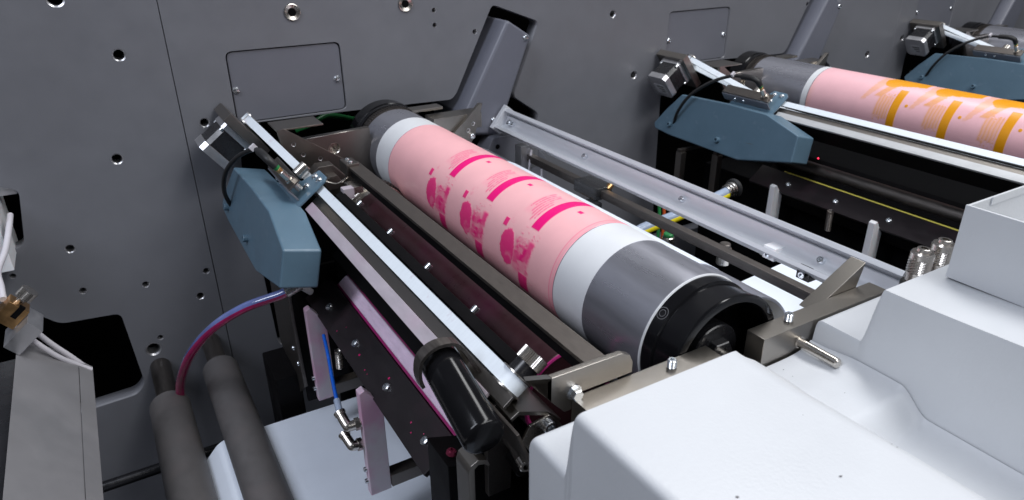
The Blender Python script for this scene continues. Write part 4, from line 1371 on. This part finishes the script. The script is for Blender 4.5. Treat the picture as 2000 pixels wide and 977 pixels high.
def housing_z(x, y):
    up = s1(-y, 0.8235, 0.8330)
    top = -0.2970 + 0.0490 * up + 0.0045 * s1(-y, 0.834, 1.0)
    # rolled edges
    e = max(0, 0.005 - (YF - y)) / 0.005
    top -= 0.005 * (1 - math.sqrt(max(0, 1 - e * e)))
    e2 = max(0, 0.006 - abs(-y - 0.8335)) / 0.006
    floor = -0.3245 + 0.004 * s1(-y, 0.79, 0.83) - 0.0165 * s1(-y, 0.862, 0.888)
    left = 1 - s1(x, XV0, XV1)
    if -y < 0.8285:
        left = 1 - s1(x, 0.314, 0.3205)
    else:
        w_ = s1(-y, 0.8285, 0.842)
        left = (1 - w_) * (1 - s1(x, 0.310, 0.330)) + w_ * (1 - s1(x, XV0 + 0.004, XV1))
    right = s1(x, XR, XR + 0.0032)
    er = max(0, 0.004 - max(0, x - XR - 0.001)) / 0.004 if x > XR else 0
    hgt = max(left, right)
    fil = 0.0090 * math.exp(-max(0, XR - x) / 0.009) if x < XR else 0
    return floor + (top - floor) * hgt + fil * (1 - hgt)


xs = list(np.linspace(XL + 0.005, XV0, 50)) + list(np.linspace(XV0, XV1, 60))[1:] + list(np.linspace(XV1, XR - 0.0005, 30))[1:] + list(np.linspace(XR, XR + 0.0040, 12)) + list(np.linspace(XR + 0.0045, 0.62, 50)) + list(np.linspace(0.63, XE, 20))
ys = list(np.linspace(YF, YF - 0.006, 8)) + list(np.linspace(YF - 0.007, -0.823, 14)) + list(np.linspace(-0.8235, -0.845, 40)) + list(np.linspace(-0.847, -0.90, 40)) + list(np.linspace(-0.903, YN, 24))
g = G()
cols = []
for k in range(7):     # left wall and its rolled edge
    if k == 0:
        cols.append(('w', XL, -0.70))
    else:
        a = math.pi / 2 * (k - 1) / 5
        cols.append(('r', XL + 0.005 * (1 - math.cos(a)), 0.005 * (1 - math.sin(a))))
vs, fs = [], []
for y in ys:
    row = []
    z0 = housing_z(XL + 0.005, y)
    for kind, x, q in cols:
        vs.append((x, y, q if kind == 'w' else z0 - q))
    for x in xs[1:]:
        vs.append((x, y, housing_z(x, y)))
nc = len(cols) + len(xs) - 1
for i in range(len(ys) - 1):
    for j in range(nc - 1):
        fs.append((i * nc + j, i * nc + j + 1, (i + 1) * nc + j + 1, (i + 1) * nc + j))
# far and near skirts
n0 = len(vs)
for i in (0, len(ys) - 1):
    b0_ = len(vs)
    for j in range(nc):
        vs.append((vs[i * nc + j][0], ys[i], -0.70))
    for j in range(nc - 1):
        fs.append((i * nc + j, i * nc + j + 1, b0_ + j + 1, b0_ + j))
g.add(vs, fs)
ho = thing('housing', (0.6, -0.90, -0.70), 'large white painted cast housing with a recess for the steel pin', 'housing')
g.build('casting', 'white', ho, ang=48)
# chipped paint specks
for u_, v_, s_ in ((1642, 931, 0.0010), (1440, 972, 0.0011), (1530, 723, 0.0006), (1548, 736, 0.0005), (1742, 868, 0.0006), (1752, 874, 0.0006), (1650, 768, 0.0004), (1568, 812, 0.0004)):
    d = ray(u_, v_)
    t = 0.2
    while t < 1.5:
        p = v3((0, -W, 0)) + d * t
        if p[0] > XL and p[2] < housing_z(p[0], p[1]):
            break
        t += 0.0005
    g = G()
    n = 7
    ringv = []
    for k in range(n):
        a = 2 * math.pi * k / n
        rr = s_ * random.uniform(0.35, 0.95)
        x, y = p[0] + rr * math.cos(a) * 1.6, p[1] + rr * math.sin(a)
        ringv.append((x, y, housing_z(x, y) + 0.0002))
    g.add(ringv, [tuple(range(n))])
    g.build('paint_chip', 'logo', ho, shade=False)

# sheet metal tray standing on the housing
tx, ty, tz0, tz1, th = 0.518, -0.845, -0.2475, -0.1880, 0.0022
k = thing('sheet_tray', (0.62, -0.92, tz0), 'open white sheet metal tray standing on the housing', 'tray')
zb = tz0 + 0.0012
G().box(tx, tx + th, -1.0, ty, zb, tz1).build('side_wall', 'white', k, bevel=0.0007)
G().box(tx + th + .0002, 0.80, ty - th, ty, zb, tz1 - 0.0004).build('back_wall', 'white', k, bevel=0.0007)
G().box(0.8002, 0.8002 + th, -1.0, ty, zb, tz1).build('side_wall', 'white', k, bevel=0.0007)
G().box(tx + th + .0002, 0.80, -1.0, ty - th - .0002, zb, zb + 0.002).build('base', 'white', k, bevel=0.0005)
g = G()
g.box(tx + 0.03, 0.80, ty - 0.0035, ty - th - .0001, tz1 - 0.006, tz1 + 0.0006)
g.build('folded_lip', 'white', k, bevel=0.0005)

# quick couplings between rail and housing
for i, (u_, v_, lb) in enumerate(((1797, 540, 'knurled nickel quick coupling beside the end of the aluminium rail'), (1838, 522, 'knurled nickel quick coupling partly hidden by the white tray'))):
    p = onY(u_ - 8, v_, -0.790)
    k = thing('quick_coupling', (p[0], p[1], p[2] - 0.012), lb, 'coupling', 'knurled quick couplings')
    ax2 = v3((0.05, 0, 1))
    base = v3(p) - v3((0, 0, 0.006))
    G().lathe(base - ax2 * 0.010, ax2, [(0, 0), (0, 0.0115), (0.010, 0.0115), (0.011, 0.0105), (0.011, 0)], 28).build('foot', 'rubber', k, ang=30)
    G().lathe(base, ax2, [(0.001, 0), (0.001, 0.0085), (0.008, 0.0085), (0.0085, 0.0092), (0.0105, 0.0092), (0.0105, 0)], 28).build('lower_sleeve', 'nickel', k, ang=30)
    g = G()
    nk, nr = 30, 10
    vs, fs = [], []
    u, w_, a = frame_of(ax2)
    for rI in range(nr + 1):
        for kI in range(nk):
            t = 2 * math.pi * kI / nk
            rr = 0.0098 if (rI + kI) % 2 == 0 else 0.0089
            vs.append(base + a * (0.0108 + 0.0125 * rI / nr) + (u * math.cos(t) + w_ * math.sin(t)) * rr)
    for rI in range(nr):
        for kI in range(nk):
            l = (kI + 1) % nk
            fs.append((rI * nk + kI, rI * nk + l, (rI + 1) * nk + l, (rI + 1) * nk + kI))
    g.add(vs, fs)
    g.build('knurled_sleeve', 'nickel', k, shade=False)
    G().lathe(base, ax2, [(0.0233, 0.0085), (0.0233, 0.0098), (0.0285, 0.0098), (0.0300, 0.0088), (0.0300, 0.0060), (0.0330, 0.0056), (0.0335, 0.0050), (0.0335, 0.0028), (0.024, 0.0028), (0.024, 0)], 32).build('socket', 'nickel', k, ang=30)

# ------------------------------------------------------------------ left side: rubber rollers, web, guide sheet
grp = 'grey rubber covered idler rollers'
for x, z, r_, y0, lb in ((-0.0140, -0.636, 0.0272, -0.118, 'grey rubber roller below the large bore in the wall'), (0.0640, -0.614, 0.0255, -0.095, 'slimmer grey rubber roller beside the ink hose')):
    k = thing('idler_roller', (x, -0.5, z - r_), lb, 'roller', grp)
    G().lathe((x, 0, z), ax, [(-y0, 0), (-y0, r_ - .002), (-y0 + .002, r_), (0.96, r_), (0.962, r_ - .002), (0.962, 0)], 72).build('rubber_sleeve', 'foam', k, ang=35)
    G().lathe((x, 0, z), ax, [(0.0005, 0), (0.0005, r_ * 0.55), (-y0 - 0.0005, r_ * 0.55), (-y0 - 0.0005, 0)], 40).build('shaft', 'dsteel', k, ang=35)

prof = [(0.244, -0.618), (0.075, -0.616)]
for t in np.linspace(0, 1, 9):
    a = math.radians(90 + 42 * t)
    prof.append((0.046 + 0.028 * math.cos(a), -0.644 + 0.028 * math.sin(a)))
prof += [(-0.06, -0.720), (-0.16, -0.81)]
g = G()
vs, fs = [], []
for y in (-0.262, -0.95):
    for x, z in prof:
        vs.append((x, y, z))
    for x, z in prof:
        vs.append((x, y, z - 0.0006))
n = len(prof)
for i in range(n - 1):
    fs += [(i, i + 1, 2 * n + i + 1, 2 * n + i), (n + i, 3 * n + i, 3 * n + i + 1, n + i + 1), (i, n + i, n + i + 1, i + 1)]
g.add(vs, fs)
tag(g.build('label_web', 'paper', ang=60), 'white label web passing under the rubber rollers below the posts', 'paper web')

# dark crossbars glimpsed behind the rollers
for i, (zz, yy) in enumerate(((-0.735, -0.12), (-0.775, -0.17))):
    tag(G().cyl((-0.30, yy, zz), (0.20, yy, zz), 0.008, 20).build('cross_rod', 'black'), ('upper' if i == 0 else 'lower') + ' dark cross rod behind the grey rubber rollers', 'rod')

# sloping guide sheet
p_a, p_b, p_c = onY(35, 652, -0.20), onY(152, 702, -0.20), onY(181, 716, -0.20)
k = thing('guide_sheet', (-0.11, -0.5, -0.52), 'sloping grey metal guide sheet with a fold line beside the wall opening', 'guide sheet')
poly = [(p_a[0], p_a[2]), (p_b[0], p_b[2]), (p_b[0] + 0.0003, p_b[2] - 0.002), (p_a[0] - 0.0004, p_a[2] - 0.002)]
G().xz(poly, -0.95, -0.20).build('main_sheet', 'leftplate', k, bevel=0.0004)
poly = [(p_b[0] + 0.0007, p_b[2] - 0.0006), (p_c[0], p_c[2]), (p_c[0] - 0.0006, p_c[2] - 0.002), (p_b[0] + 0.0009, p_b[2] - 0.0026)]
G().xz(poly, -0.95, -0.20).build('edge_sheet', 'leftplate', k, bevel=0.0004)
G().box(p_a[0] - 0.055, p_a[0] - 0.001, -0.60, -0.235, p_a[2] - 0.06, p_a[2] - 0.012).build('side_block', 'black', k, bevel=0.002)
# brass clamp with knurled screw on an aluminium bar
c0 = onY(24, 603, -0.22)
k = thing('brass_clamp', (c0[0], -0.22, c0[2] - 0.02), 'small brass clamp with a steel thumb screw at the left', 'clamp')
u_ = v3((0.78, 0, 0.62))
n_ = v3((-0.62, 0, 0.78))
G().prism([(-0.016, -0.013), (0.010, -0.013), (0.010, 0.010), (-0.016, 0.010)], c0, u_, n_, (0, 1, 0), -0.012, 0.010).build('clamp_body', 'brass', k, bevel=0.0010)
G().prism([(-0.004, -0.007), (0.0115, -0.007), (0.0115, -0.001), (-0.004, -0.001)], c0, u_, n_, (0, 1, 0), -0.0125, -0.008).build('clamp_slot', 'void', k)
G().cyl(c0 + u_ * 0.009, c0 + u_ * 0.017, 0.0048, 20).build('screw_neck', 'nickel', k)
prof = []
for i in range(28):
    t = 2 * math.pi * i / 28
    prof += [(0.0092 * math.cos(t), 0.0092 * math.sin(t)), (0.0086 * math.cos(t + math.pi / 28), 0.0086 * math.sin(t + math.pi / 28))]
fu, fw, fa = frame_of(u_)
G().prism(prof, c0, fu, fw, fa, 0.0165, 0.0275).build('thumb_screw', 'nickel', k, ang=20)
G().prism([(-0.030, -0.032), (0.006, -0.032), (0.006, -0.0135), (-0.030, -0.0135)], c0, u_, n_, (0, 1, 0), -0.03, 0.012).build('mounting_bar', 'silver', k, bevel=0.0008)
# white cables
tag(G().tube([onY(34, 614, -0.224), onY(55, 635, -0.222), onY(95, 668, -0.21), onY(140, 698, -0.205), onY(176, 724, -0.200)], 0.0032, 12).build('white_cable', 'cable'), 'upper white cable from the brass clamp to the guide sheet edge', 'cable', 'white cables by the brass clamp')
tag(G().tube([onY(26, 634, -0.228), onY(60, 662, -0.227), onY(110, 695, -0.222), onY(150, 712, -0.212), onY(178, 722, -0.2085)], 0.0030, 12).build('white_cable', 'cable'), 'lower white cable lying over the guide sheet', 'cable', 'white cables by the brass clamp')
tag(G().tube([onY(20, 420, -0.03), onY(17, 450, -0.07), onY(10, 490, -0.11), onY(-4, 530, -0.15), onY(2, 560, -0.19), onY(6, 585, -0.215)], 0.0036, 12).build('white_cable', 'cable'), 'white cable coming out of the dark slot in the left wall', 'cable', 'white cables by the brass clamp')
p = onY(4, 420, -0.01)
k = thing('slot_bar', (p[0] - 0.03, -0.05, p[2] - 0.05), 'white bar end standing in the dark slot of the left wall', 'bar')
G().box(p[0] - 0.06, p[0], -0.06, 0.05, p[2] - 0.06, p[2] + 0.028).build('bar', 'post_clean', k, bevel=0.001)
G().box(p[0] - 0.05, p[0] + 0.022, 0.006, 0.03, p[2] + 0.020, p[2] + 0.033).build('nut_plate', 'silver', k, bevel=0.001)

for o in bpy.data.objects:
    if '_base' in o:
        del o['_base']
